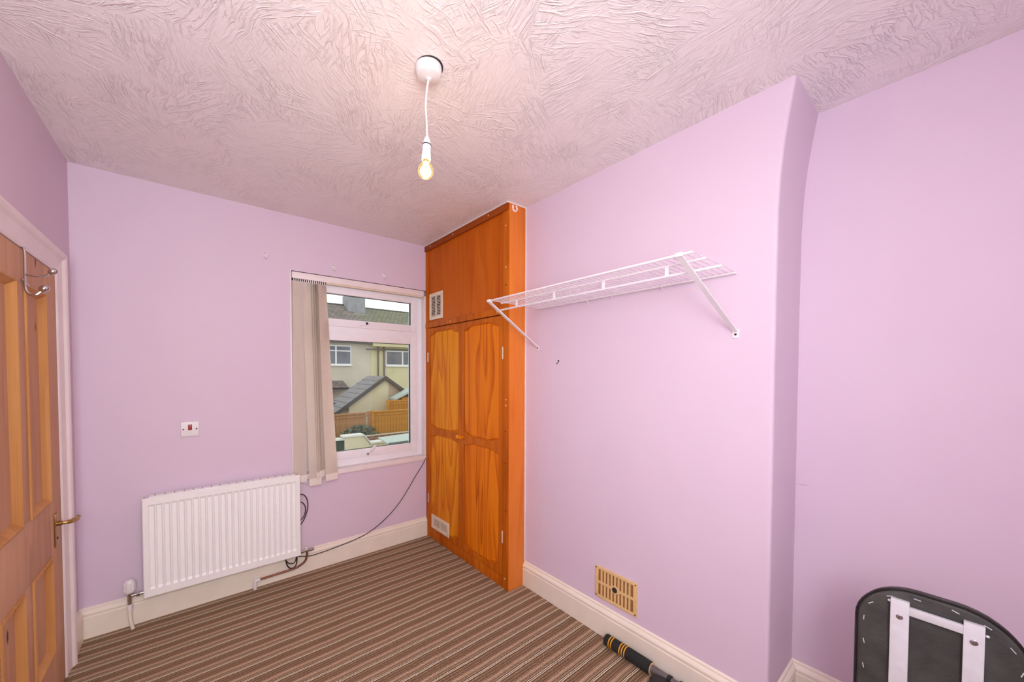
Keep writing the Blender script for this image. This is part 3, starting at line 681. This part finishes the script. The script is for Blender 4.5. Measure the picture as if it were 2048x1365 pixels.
obj('hanging_loop', tube(B(), catmull([(1.030, -0.055, 0.20), (1.034, -0.055, 0.135), (1.050, -0.058, 0.092), (1.080, -0.060, 0.080), (1.102, -0.058, 0.110), (1.104, -0.055, 0.20)], 8), 0.0042, 8), 'cable', cbl)
obj('hanging_loop', tube(B(), catmull([(1.022, -0.058, 0.20), (1.030, -0.058, 0.150), (1.060, -0.062, 0.118), (1.092, -0.060, 0.125), (1.108, -0.058, 0.20)], 8), 0.0036, 8), 'cable', cbl)

# ------------------------------------------------------------------ switches, hooks, vents, wall plug
sw = thing('fused_switch', 'white wall switch plate with a red rocker above the radiator', 'switch', (0.504, 0, 1.142))
obj('plate', bx(0.458, 0.550, -0.012, 0.0, 1.096, 1.188, 0.004, 3), 'white_plastic', sw)
obj('rocker', bx(0.494, 0.514, -0.016, -0.010, 1.136, 1.172, 0.002), 'red', sw)
for x in (0.471, 0.537): obj('screw', lathe(B(), [(0.0045, 0), (0.0045, 0.001), (0, 0.0015)], (x, -0.0119, 1.142), (0, -1, 0), 10), 'gasket', sw)
ls = thing('light_switch', 'lilac-tinted light switch on the dark wall strip beside the door', 'switch', (0.0, -0.165, 1.524))
obj('plate', bx(0.0, 0.010, -0.206, -0.122, 1.482, 1.566, 0.003), 'tinted', ls)
obj('rocker', bx(0.008, 0.016, -0.172, -0.156, 1.508, 1.540, 0.002), 'white_plastic', ls)
for (x, z), lb in (((0.936, 2.322), 'tiny clear wall hook left of the window top'), ((1.400, 2.318), 'tiny clear wall hook above the middle of the blind rail'), ((1.809, 2.321), 'tiny clear wall hook nearest the cupboard')):
    h_ = thing('wall_hook', lb, 'hook', (x, 0, z), 'small hooks above the window')
    obj('back_plate', lathe(B(), [(0.014, 0), (0.014, 0.003), (0.009, 0.006)], (x, 0, z + 0.008), (0, -1, 0), 14), 'white_plastic', h_)
    obj('hook_arm', tube(B(), catmull([(x, -0.003, z + 0.004), (x, -0.014, z - 0.008), (x, -0.020, z - 0.020), (x, -0.028, z - 0.018), (x, -0.029, z - 0.008)], 5), 0.0062, 8), 'white_plastic', h_)
    obj('pin', lathe(B(), [(0.003, 0), (0.003, 0.002)], (x - 0.003, -0.0055, z + 0.016), (0, -1, 0), 8), 'dark_hole', h_)
av = thing('air_vent', 'cream plastic wall air vent low on the chimney breast', 'vent', (W, -1.858, 0.296))
obj('recess', bx(W - 0.003, W, -1.985, -1.730, 0.208, 0.386), 'vent_back', av, smooth=False)
AY0, AY1, AZ0, AZ1 = -1.986, -1.729, 0.207, 0.387
for a in ((AY0, AY0 + 0.020), (AY1 - 0.020, AY1)): obj('border', bx(W - 0.008, W, a[0], a[1], AZ0, AZ1, 0.001), 'vent_cream', av)
for a in ((AZ0, AZ0 + 0.016), (AZ1 - 0.016, AZ1), (0.289, 0.303)): obj('border', bx(W - 0.008, W, AY0 + 0.02, AY1 - 0.02, a[0], a[1], 0.001), 'vent_cream', av)
first = None; stp = (AY1 - AY0 - 0.04) / 10
for k in range(9):
    if first is None: first = obj('slat', bx(W - 0.0075, W - 0.001, AY0 + 0.020 + stp - 0.005, AY0 + 0.020 + stp + 0.005, AZ0 + 0.014, AZ1 - 0.014), 'vent_cream', av, smooth=False)
    else: again(first, (0, stp * k, 0))
obj('slider_ring', lathe(B(), [(0.022, 0), (0.022, 0.008)], (W - 0.002, -1.858, 0.296), (-1, 0, 0), 20), 'vent_cream', av)
obj('slider_knob', lathe(B(), [(0.015, 0), (0.015, 0.003), (0.006, 0.005), (0, 0.008)], (W - 0.010, -1.858, 0.296), (-1, 0, 0), 16), 'dark_hole', av)
for y in (AY0 + 0.008, AY1 - 0.008):
    for z in (AZ0 + 0.010, AZ1 - 0.010): obj('screw', lathe(B(), [(0.004, 0), (0.004, 0.001)], (W - 0.008, y, z), (-1, 0, 0), 8), 'dark_hole', av)
pg = thing('wall_plug', 'small dark screw hole with a plug below the wire shelf', 'plug', (W, -1.436, 1.574))
obj('hole', lathe(B(), [(0.006, 0), (0.006, 0.001)], (W, -1.436, 1.580), (-1, 0, 0), 10), 'dark_hole', pg)
obj('hook', tube(B(), catmull([(W, -1.436, 1.575), (W - 0.010, -1.437, 1.566), (W - 0.012, -1.432, 1.560), (W - 0.010, -1.428, 1.566)], 5), 0.002, 6), 'dark_hole', pg)
wf = obj('wallpaper_tear', prism(B(), [(WA - 0.001, YB - 0.002, 0.995), (WA - 0.004, YB - 0.030, 0.998), (WA - 0.001, YB - 0.055, 0.994), (WA - 0.001, YB - 0.03, 0.990)], (-0.0015, 0, 0)), 'wall')
tag(wf, 'small lifted flap of wallpaper at the alcove corner', 'wallpaper')

# ------------------------------------------------------------------ exercise bar on the floor
eb = thing('exercise_bar', 'black foam exercise bar grip with yellow bands lying by the skirting', 'exercise bar', (2.31, -2.0, 0.0))
ex, ez = 2.306, 0.031
def ycyl(r, y0, y1, x=ex, z=ez, seg=24, ch=0.0):
    p = [(r - ch, 0), (r, ch), (r, abs(y1 - y0) - ch), (r - ch, abs(y1 - y0))] if ch else [(r, 0), (r, abs(y1 - y0))]
    return lathe(B(), p, (x, y0, z), (0, -1 if y1 < y0 else 1, 0), seg)
obj('foam_grip', ycyl(0.030, -1.838, -2.098, ch=0.004), 'foam', eb)
for y in (-1.868, -1.882, -1.932, -1.946, -1.960): obj('band', ycyl(0.0306, y, y - 0.006), 'yellow', eb)
obj('end_ring', ycyl(0.0285, -2.0975, -2.0995), 'screw', eb)
obj('tube', ycyl(0.019, -2.095, -2.185), 'grey_metal', eb)
obj('collar', ycyl(0.022, -2.178, -2.196, ch=0.002), 'black_plastic', eb)
obj('tube', ycyl(0.0165, -2.19, -2.36), 'grey_metal', eb)
obj('collar', ycyl(0.026, -2.232, -2.30, ch=0.003), 'black_plastic', eb)
kb = obj('clamp_knob', lathe(B(), [(0.030, 0), (0.040, 0.006), (0.043, 0.018), (0.040, 0.040), (0.028, 0.052), (0.0, 0.054)], (2.245, -2.165, 0.0), (0, 0, 1), 24), 'black_plastic', eb)
obj('clamp_arm', bx(2.225, 2.315, -2.215, -2.150, 0.004, 0.040, 0.010), 'black_plastic', eb)

# ------------------------------------------------------------------ upholstered bench standing in the alcove
bn = thing('folded_bench', 'black upholstered folding bench seat on flat metal bars in the alcove', 'bench', (2.23, -2.98, 0.0))
PX, py0, py1, pz0, pz1, pr_ = 2.208, -3.142, -2.822, 0.36, 0.850, 0.125
def rrect(y0, y1, z0, z1, r, n=10):
    P = []
    for cy, cz, a0 in ((y1 - r, z1 - r, 0), (y0 + r, z1 - r, 90), (y0 + r, z0 + r, 180), (y1 - r, z0 + r, 270)):
        for k in range(n + 1):
            t = math.radians(a0 + 90 * k / n); P.append((cy + r * math.cos(t), cz + r * math.sin(t)))
    return P
bm = B(); rings = []
for ins, x in ((0.030, PX + 0.002), (0.010, PX), (0.003, PX + 0.002), (0.0, PX + 0.010), (0.0, PX + 0.035), (0.012, PX + 0.055), (0.04, PX + 0.062)):
    rings.append([bm.verts.new((x, y, z)) for y, z in rrect(py0 + ins, py1 - ins, pz0 + ins, pz1 - ins, pr_ - ins)])
for A, C in zip(rings, rings[1:]):
    for i in range(len(A)): bm.faces.new((A[i], A[(i + 1) % len(A)], C[(i + 1) % len(A)], C[i]))
bm.faces.new(rings[0]); bm.faces.new(rings[-1][::-1])
pad = obj('seat_pad', bm, 'vinyl', bn, ang=60)
loop = [(PX + 0.006, y, z) for y, z in rrect(py0 - 0.001, py1 + 0.001, pz0 - 0.001, pz1 + 0.001, pr_)]
obj('edge_piping', tube(B(), loop + [loop[0]], 0.004, 6, False), 'piping', pad)
for (y0, y1) in ((-2.933, -2.895), (-3.067, -3.031)):
    bar = obj('bar', bx(PX - 0.016, PX - 0.001, y0, y1, 0.03, 0.822, 0.0015), 'aluminium', bn)
    yc_ = (y0 + y1) / 2
    bo = obj('bolt', lathe(B(), [(0.0075, 0), (0.0075, 0.0012), (0.006, 0.0018), (0, 0.002)], (PX - 0.016, yc_, 0.772), (-1, 0, 0), 16), 'chrome', bar)
    obj('slot', lathe(B(), [(0.0035, 0), (0.0035, 0.001)], (PX - 0.0178, yc_, 0.772), (-1, 0, 0), 8), 'grey_metal', bo)
obj('cross_bar', bx(PX - 0.013, PX - 0.002, -3.034, -2.930, 0.784, 0.808, 0.001), 'aluminium', bn)
for y, z in ((-2.892, 0.808), (-3.071, 0.796)): obj('rivet', ball((PX - 0.004, y, z), 0.004, (1, 0, 0), 1), 'aluminium', bn)
obj('foot_tube', tube(B(), [(PX - 0.20, -2.914, 0.016), (PX + 0.22, -2.914, 0.016)], 0.016, 14), 'grey_metal', bn)
obj('foot_tube', tube(B(), [(PX - 0.20, -3.049, 0.016), (PX + 0.22, -3.049, 0.016)], 0.016, 14), 'grey_metal', bn)
stp_ = rrect(py0 + 0.016, py1 - 0.016, pz0 + 0.016, pz1 - 0.016, pr_ - 0.016, 3)
random.seed(3)
def staple(y, z, a):
    bm = B(); box(bm, -0.0022, 0.0006, -0.007, 0.007, -0.0009, 0.0009)
    bmesh.ops.rotate(bm, verts=bm.verts, matrix=Matrix.Rotation(a, 3, 'X')); bmesh.ops.translate(bm, verts=bm.verts, vec=(PX + 0.0005, y, z)); obj('staple', bm, 'aluminium', pad, smooth=False)
for i, (y, z) in enumerate(stp_):
    q = stp_[(i + 1) % len(stp_)]
    a = math.atan2(q[1] - z, q[0] - y) + random.uniform(-.4, .4); staple(y, z, a)
for z in (0.50, 0.57, 0.65): staple(py1 - 0.017, z, 1.4); staple(py0 + 0.017, z, 1.7)

# ------------------------------------------------------------------ outside
MT['ground'] = plain('wet_yard_concrete', (128, 124, 112), 0.9, var=0.2, nscale=2)
MT['render_cream'] = plain('cream_render', (206, 196, 164), 0.9, var=0.06, nscale=1.2, bump=0.3)
MT['render_grey'] = plain('pale_grey_render', (196, 186, 168), 0.9, var=0.06, nscale=1.2, bump=0.3)
MT['render_yellow'] = plain('yellowish_render', (204, 196, 156), 0.9, var=0.06, nscale=1.2, bump=0.3)
MT['render_pink'] = plain('pinkish_render', (182, 160, 138), 0.9, var=0.06, nscale=1.2, bump=0.3)
MT['far_frame'] = plain('white_window_frame', (226, 226, 222), 0.5, var=0.02)
MT['far_glass'] = plain('dark_reflecting_pane', (104, 106, 112), 0.12, var=0.25, nscale=1.5)
MT['gutter'] = plain('grey_gutter', (104, 100, 96), 0.6, var=0.1)
MT['chimney'] = plain('grey_chimney_render', (142, 142, 142), 0.9, var=0.12, nscale=3)
MT['coping'] = plain('pale_coping', (206, 204, 192), 0.8, var=0.08)
MT['slate'] = plain('grey_slate', (122, 118, 116), 0.7, var=0.12, nscale=4)
MT['slate_edge'] = plain('dark_verge', (78, 76, 72), 0.7, var=0.12)
MT['fence_brown'] = plain('brown_fence_board', (168, 122, 78), 0.85, var=0.12, nscale=7)
MT['fence_orange'] = plain('orange_fence_board', (186, 130, 58), 0.85, var=0.12, nscale=7)
MT['leaf'] = plain('grey_green_leaves', (84, 98, 74), 0.7, var=0.4, nscale=9)
MT['hedge'] = plain('dark_green_hedge', (62, 74, 62), 0.8, var=0.4, nscale=20)
MT['teal'] = plain('pale_teal_roof_sheet', (168, 178, 168), 0.6, var=0.1)
MT['teal_dark'] = plain('dark_teal_edge', (84, 100, 92), 0.7, var=0.1)
MT['dark_door'] = plain('dark_shed_door', (58, 58, 64), 0.6, var=0.2)
def tiles(name, c1, c2):
    k = N(name); p = k.obj()
    br = k.n('ShaderNodeTexBrick', ins={'Vector': p, 'Color1': (*lin(c1), 1), 'Color2': (*lin(c2), 1), 'Mortar': (*lin(tuple(v * 0.55 for v in c1)), 1), 'Scale': 1.0, 'Mortar Size': 0.018, 'Brick Width': 0.32, 'Row Height': 0.30})
    col = k.mix(0.5, br.outputs[0], k.ramp(k.noise(p, 3.0, 4), [(0.3, 0.7), (0.7, 1.2)]), 'MULTIPLY')
    return k.fin(col, 0.85, 0.0, k.bump(br.outputs[1], 0.4, -0.02))
MT['roof_brown'] = tiles('brown_grey_roof_tiles', (134, 122, 112), (112, 102, 96))
MT['roof_green'] = tiles('mossy_green_roof_tiles', (126, 124, 104), (112, 114, 92))
def bricks(name):
    k = N(name); p = k.obj()
    q = k.n('ShaderNodeCombineXYZ'); s = k.n('ShaderNodeSeparateXYZ', ins={0: p}); k.t.links.new(s.outputs[0], q.inputs[0]); k.t.links.new(s.outputs[2], q.inputs[1])
    br = k.n('ShaderNodeTexBrick', ins={'Vector': q.outputs[0], 'Color1': (*lin((134, 92, 70)), 1), 'Color2': (*lin((108, 74, 60)), 1), 'Mortar': (*lin((160, 148, 130)), 1), 'Scale': 1.0, 'Mortar Size': 0.012, 'Brick Width': 0.225, 'Row Height': 0.075})
    return k.fin(br.outputs[0], 0.9)
MT['brick'] = bricks('old_red_brick')

GZ = -1.75
struct(obj('ground', bx(-12, 40, 8.6, 60, GZ - 1, GZ), 'ground', smooth=False), 'neighbouring gardens beyond the fence')
struct(obj('yard', bx(-12, 40, 0.3, 8.6, -2.9, -2.7), 'ground', smooth=False), 'own concrete yard below the window')
def roof_slab(name, m, x0, x1, ye, ze, yr, zr, parent, t=0.12):
    """sloping slab whose object space lies in the slope so tile rows follow it"""
    L = math.hypot(yr - ye, zr - ze); bm = B(); box(bm, x0, x1, 0, L, -t, 0)
    me = bpy.data.meshes.new(name); bm.to_mesh(me); bm.free(); me.materials.append(MT[m])
    o = bpy.data.objects.new(name, me); COL.objects.link(o); o.parent = parent
    o.location = Vector((0, ye, ze)) - origin(parent); o.rotation_euler = (math.atan2(zr - ze, yr - ye), 0, 0); return o
def far_window(parent, x0, x1, z0, z1, y, mull, trans=None):
    w = obj('window', bx(x0, x1, y - 0.02, y + 0.05, z0, z1), 'far_frame', parent, smooth=False); f = 0.07
    xs = [x0] + mull + [x1]
    for a, b in zip(xs, xs[1:]):
        zz = [(z0 + f, z1 - f)] if trans is None else [(z0 + f, trans - f / 2), (trans + f / 2, z1 - f)]
        for c, d in zz: obj('pane', bx(a + f * .7, b - f * .7, y - 0.03, y, c, d), 'far_glass', w, smooth=False)
    obj('sill', bx(x0 - 0.06, x1 + 0.06, y - 0.10, y, z0 - 0.07, z0), 'far_frame', w, smooth=False)
HY = 20.0
ha = thing('terraced_house', 'grey rendered house with brown tiled roof and chimney seen through the window', 'house', (6.5, HY + 3, GZ))
obj('wall', bx(0.0, 9.37, HY, HY + 8, GZ, 3.6), 'render_grey', ha, smooth=False)
roof_slab('roof', 'roof_brown', 0.0, 9.40, HY - 0.35, 3.50, HY + 4, 6.25, ha)
roof_slab('roof_back', 'roof_brown', 0.0, 9.40, HY + 8.3, 3.50, HY + 4, 6.25, ha)
obj('gutter', tube(B(), [(0, HY - 0.42, 3.47), (9.40, HY - 0.42, 3.47)], 0.07, 8), 'gutter', ha)
obj('soffit_board', bx(0, 9.37, HY - 0.35, HY, 3.28, 3.44), 'gutter', ha, smooth=False)
far_window(ha, 5.55, 8.15, 1.95, 3.13, HY, [6.30, 7.25], 2.80)
ch = obj('chimney', bx(9.02, 10.26, HY + 3.2, HY + 4.4, 5.2, 6.95, 0.03), 'chimney', ha)
obj('chimney_pot', lathe(B(), [(0.14, 0), (0.12, 0.35), (0.15, 0.38)], (9.4, HY + 3.8, 6.93), (0, 0, 1), 12), 'chimney', ch)
obj('flashing', bx(8.96, 10.34, HY + 3.05, HY + 3.2, 5.2, 5.62), 'coping', ch, smooth=False)
pc = obj('porch_roof', bx(5.2, 7.75, HY - 1.0, HY, 0.42, 0.62), 'gutter', ha, smooth=False)
roof_slab('porch_tiles', 'roof_brown', 5.2, 7.65, HY - 1.05, 0.62, HY, 1.0, ha)
obj('back_door', bx(5.6, 7.05, HY - 0.06, HY, GZ, 0.40), 'far_frame', ha, smooth=False)
obj('door_glass', bx(5.75, 6.72, HY - 0.09, HY - 0.05, GZ + 0.3, 0.25), 'far_glass', ha, smooth=False)
hb2 = thing('terraced_house', 'yellowish rendered house with mossy green roof right of the chimney', 'house', (12, HY + 3, GZ))
obj('wall', bx(9.38, 18.0, HY, HY + 8, GZ, 3.6), 'render_yellow', hb2, smooth=False)
roof_slab('roof', 'roof_green', 9.42, 18.0, HY - 0.35, 3.46, HY + 4, 6.2, hb2)
roof_slab('roof_back', 'roof_green', 9.42, 18.0, HY + 8.3, 3.46, HY + 4, 6.2, hb2)
obj('fascia', bx(9.40, 18.0, HY - 0.38, HY, 3.15, 3.40), 'render_yellow', hb2, smooth=False)
obj('gutter', tube(B(), [(9.42, HY - 0.42, 3.42), (18, HY - 0.42, 3.42)], 0.06, 8), 'roof_brown', hb2)
obj('waste_pipe', tube(B(), [(8.95, HY - 0.5, 2.93), (10.4, HY - 0.15, 2.98)], 0.05, 6), 'gutter', hb2)
obj('waste_pipe', tube(B(), [(10.0, HY - 0.08, 2.99), (13.0, HY - 0.08, 2.99)], 0.05, 6), 'gutter', hb2)
for x in (9.86, 10.26): obj('downpipe', tube(B(), [(x, HY - 0.08, 3.2), (x, HY - 0.08, GZ)], 0.045, 6), 'gutter', hb2)
far_window(hb2, 10.42, 12.75, 1.95, 2.93, HY, [11.58])
# outbuilding with a gable towards us
ob = thing('garden_outbuilding', 'small cream gabled outbuilding with grey slate roof', 'outbuilding', (7.3, 14, GZ))
ax_, az = 7.33, 1.33; sl = 0.692
def zroof(x): return az - abs(x - ax_) * sl
obj('gable_wall', prism(B(), [(5.72, 13.0, GZ), (7.52, 13.0, GZ), (7.52, 13.0, zroof(7.52) - 0.10), (ax_, 13.0, az - 0.10), (5.72, 13.0, zroof(5.72) - 0.10)], (0, 2.0, 0)), 'render_cream', ob, smooth=False)
obj('gable_wall', prism(B(), [(7.52, 13.0, GZ), (8.95, 13.0, GZ), (8.95, 13.0, zroof(8.95) - 0.10), (7.52, 13.0, zroof(7.52) - 0.10)], (0, 2.0, 0)), 'render_pink', ob, smooth=False)
obj('door', bx(5.0, 5.70, 14.2, 14.3, GZ, 0.12), 'dark_door', ob, smooth=False)
for sgn, x1 in ((-1, 5.15), (1, 9.1)):
    dz = -sl * abs(x1 - ax_); n = 8
    for k in range(n):
        xa, xb_ = ax_ + (x1 - ax_) * k / n, ax_ + (x1 - ax_) * (k + 1.12 if k < n - 1 else k + 1) / n
        za, zb_ = az - sl * abs(xa - ax_), az - sl * abs(xb_ - ax_)
        prism_ = [(xa, 12.9, za - 0.055), (xb_, 12.9, zb_ - 0.03), (xb_, 12.9, zb_ + 0.035), (xa, 12.9, za)]
        obj('slate_course', prism(B(), prism_, (0, 2.15, 0)), 'slate', ob, smooth=False)
    obj('verge', prism(B(), [(ax_, 12.84, az - 0.16), (x1, 12.84, az + dz - 0.16), (x1, 12.84, az + dz + 0.02), (ax_, 12.84, az + 0.02)], (0, 0.07, 0)), 'slate_edge', ob, smooth=False)
# fences, board by board
def fence(label, m, x0, x1, y, z1, z0):
    f = thing('garden_fence', label, 'fence', ((x0 + x1) / 2, y, z0), 'garden fences')
    w = 0.125; n = int((x1 - x0) / w); first = None
    for k in range(n):
        if first is None: first = obj('board', bx(x0 + 0.004, x0 + w - 0.006, y, y + 0.02, z0, z1 - 0.05), m, f, smooth=False)
        else: again(first, (w * k, (k % 2) * 0.008, 0))
    obj('top_rail', bx(x0, x1, y - 0.03, y + 0.05, z1 - 0.06, z1), m, f, smooth=False)
    obj('mid_rail', bx(x0, x1, y - 0.02, y, z1 - 0.17, z1 - 0.12), m, f, smooth=False)
    for x in (x0, x1): obj('post', bx(x - 0.05, x + 0.05, y - 0.06, y + 0.04, z0, z1 + 0.03), m, f, smooth=False)
fence('brown closeboard garden fence left of the join', 'fence_brown', 2.6, 5.85, 11.0, -0.035, GZ)
fence('orange closeboard garden fence right of the join', 'fence_orange', 5.955, 10.5, 10.95, -0.01, GZ)
fence('short raised orange fence panel behind the nearer fence', 'fence_orange', 7.0, 9.0, 11.9, 0.30, GZ)
sh2 = thing('garden_shed', 'low garden shed with pale teal roof behind the fence', 'shed', (8.6, 12.3, GZ))
obj('wall', bx(7.8, 9.4, 12.2, 12.7, GZ, 0.38), 'fence_orange', sh2, smooth=False)
obj('roof', prism(B(), [(7.45, 12.1, 0.36), (8.5, 12.1, 0.86), (9.6, 12.1, 0.36), (9.6, 12.1, 0.26), (8.5, 12.1, 0.74), (7.45, 12.1, 0.28)], (0, 0.65, 0)), 'teal', sh2, smooth=False)
# planting
def leaves(name, label, c, rad, n, m, seed, size=0.07):
    random.seed(seed); bm = B(); t = thing(name, label, 'shrub', (c[0], c[1], c[2] - rad[2]))
    for _ in range(n):
        while True:
            p = Vector((random.uniform(-1, 1), random.uniform(-1, 1), random.uniform(-1, 1)))
            if p.length < 1: break
        q = Vector((p.x * rad[0], p.y * rad[1], p.z * rad[2])) + Vector(c)
        a = Vector((random.gauss(0, 1), random.gauss(0, 1), random.gauss(0, 1))).normalized(); b = a.orthogonal().normalized(); s = size * random.uniform(.6, 1.4)
        cc = a.cross(b)
        bm.faces.new([bm.verts.new(q + v) for v in (a * s, b * s * .45, -a * s, -b * s * .45)])
    fo = obj('foliage', bm, m, t, smooth=False); fo['kind'] = 'stuff'
    obj('stem', tube(B(), [(c[0], c[1], c[2] - rad[2] - 0.3), (c[0], c[1], c[2])], 0.03, 6), 'slate_edge', t)
leaves('garden_shrub', 'grey-green leafy shrub in front of the fence', (5.25, 10.3, -0.86), (0.72, 0.35, 0.46), 1100, 'leaf', 11)
leaves('garden_shrub', 'dark green low bush at the foot of the blind gap', (3.55, 8.9, -0.80), (0.55, 0.4, 0.5), 600, 'hedge', 12, 0.06)
bw = obj('brick_wall', bx(4.7, 11, 8.9, 9.12, GZ - 1, -0.60), 'brick', smooth=False); tag(bw, 'low red brick garden wall below the fence', 'wall')
gw = thing('garden_wall', 'cream rendered yard wall with pale coping and a sloping step', 'wall', (4.2, 7.1, -2.7))
gp = [(3.66, -2.7), (3.66, -0.235), (4.16, -0.235), (4.36, -0.49), (7.0, -0.49), (7.0, -2.7)]
obj('render_face', prism(B(), [(x, 7.0, z) for x, z in gp], (0, 0.22, 0)), 'render_cream', gw, smooth=False)
cp = [(3.62, -0.235), (4.17, -0.235), (4.37, -0.485), (7.0, -0.485)]
for (xa, za), (xb_, zb_) in zip(cp, cp[1:]): obj('coping', prism(B(), [(xa, 6.96, za), (xb_, 6.96, zb_), (xb_, 6.96, zb_ + 0.045), (xa, 6.96, za + 0.045)], (0, 0.30, 0)), 'coping', gw, smooth=False)
hw = thing('hedge_wall', 'dark green painted wall section with pale coping beside the yard wall', 'wall', (3.0, 7.1, -2.7))
obj('wall_face', bx(1.5, 3.655, 7.04, 7.22, -2.7, -0.305), 'hedge', hw, smooth=False)
obj('coping', bx(1.5, 3.66, 7.0, 7.26, -0.305, -0.262), 'coping', hw, smooth=False)
lt = thing('lean_to_roof', 'pale teal sheet roof of a lean-to at the window corner', 'roof', (5.0, 5.8, -2.7))
obj('roof_sheet', prism(B(), [(4.26, 5.6, -0.27), (6.2, 5.6, -0.22), (6.2, 6.2, -0.16), (4.26, 6.2, -0.21)], (0, 0, 0.03)), 'teal', lt, smooth=False)
obj('edge_board', bx(4.30, 6.2, 5.55, 5.6, -0.36, -0.235), 'teal_dark', lt, smooth=False)
obj('wall', bx(4.5, 6.2, 5.65, 6.1, -2.7, -0.27), 'render_cream', lt, smooth=False)
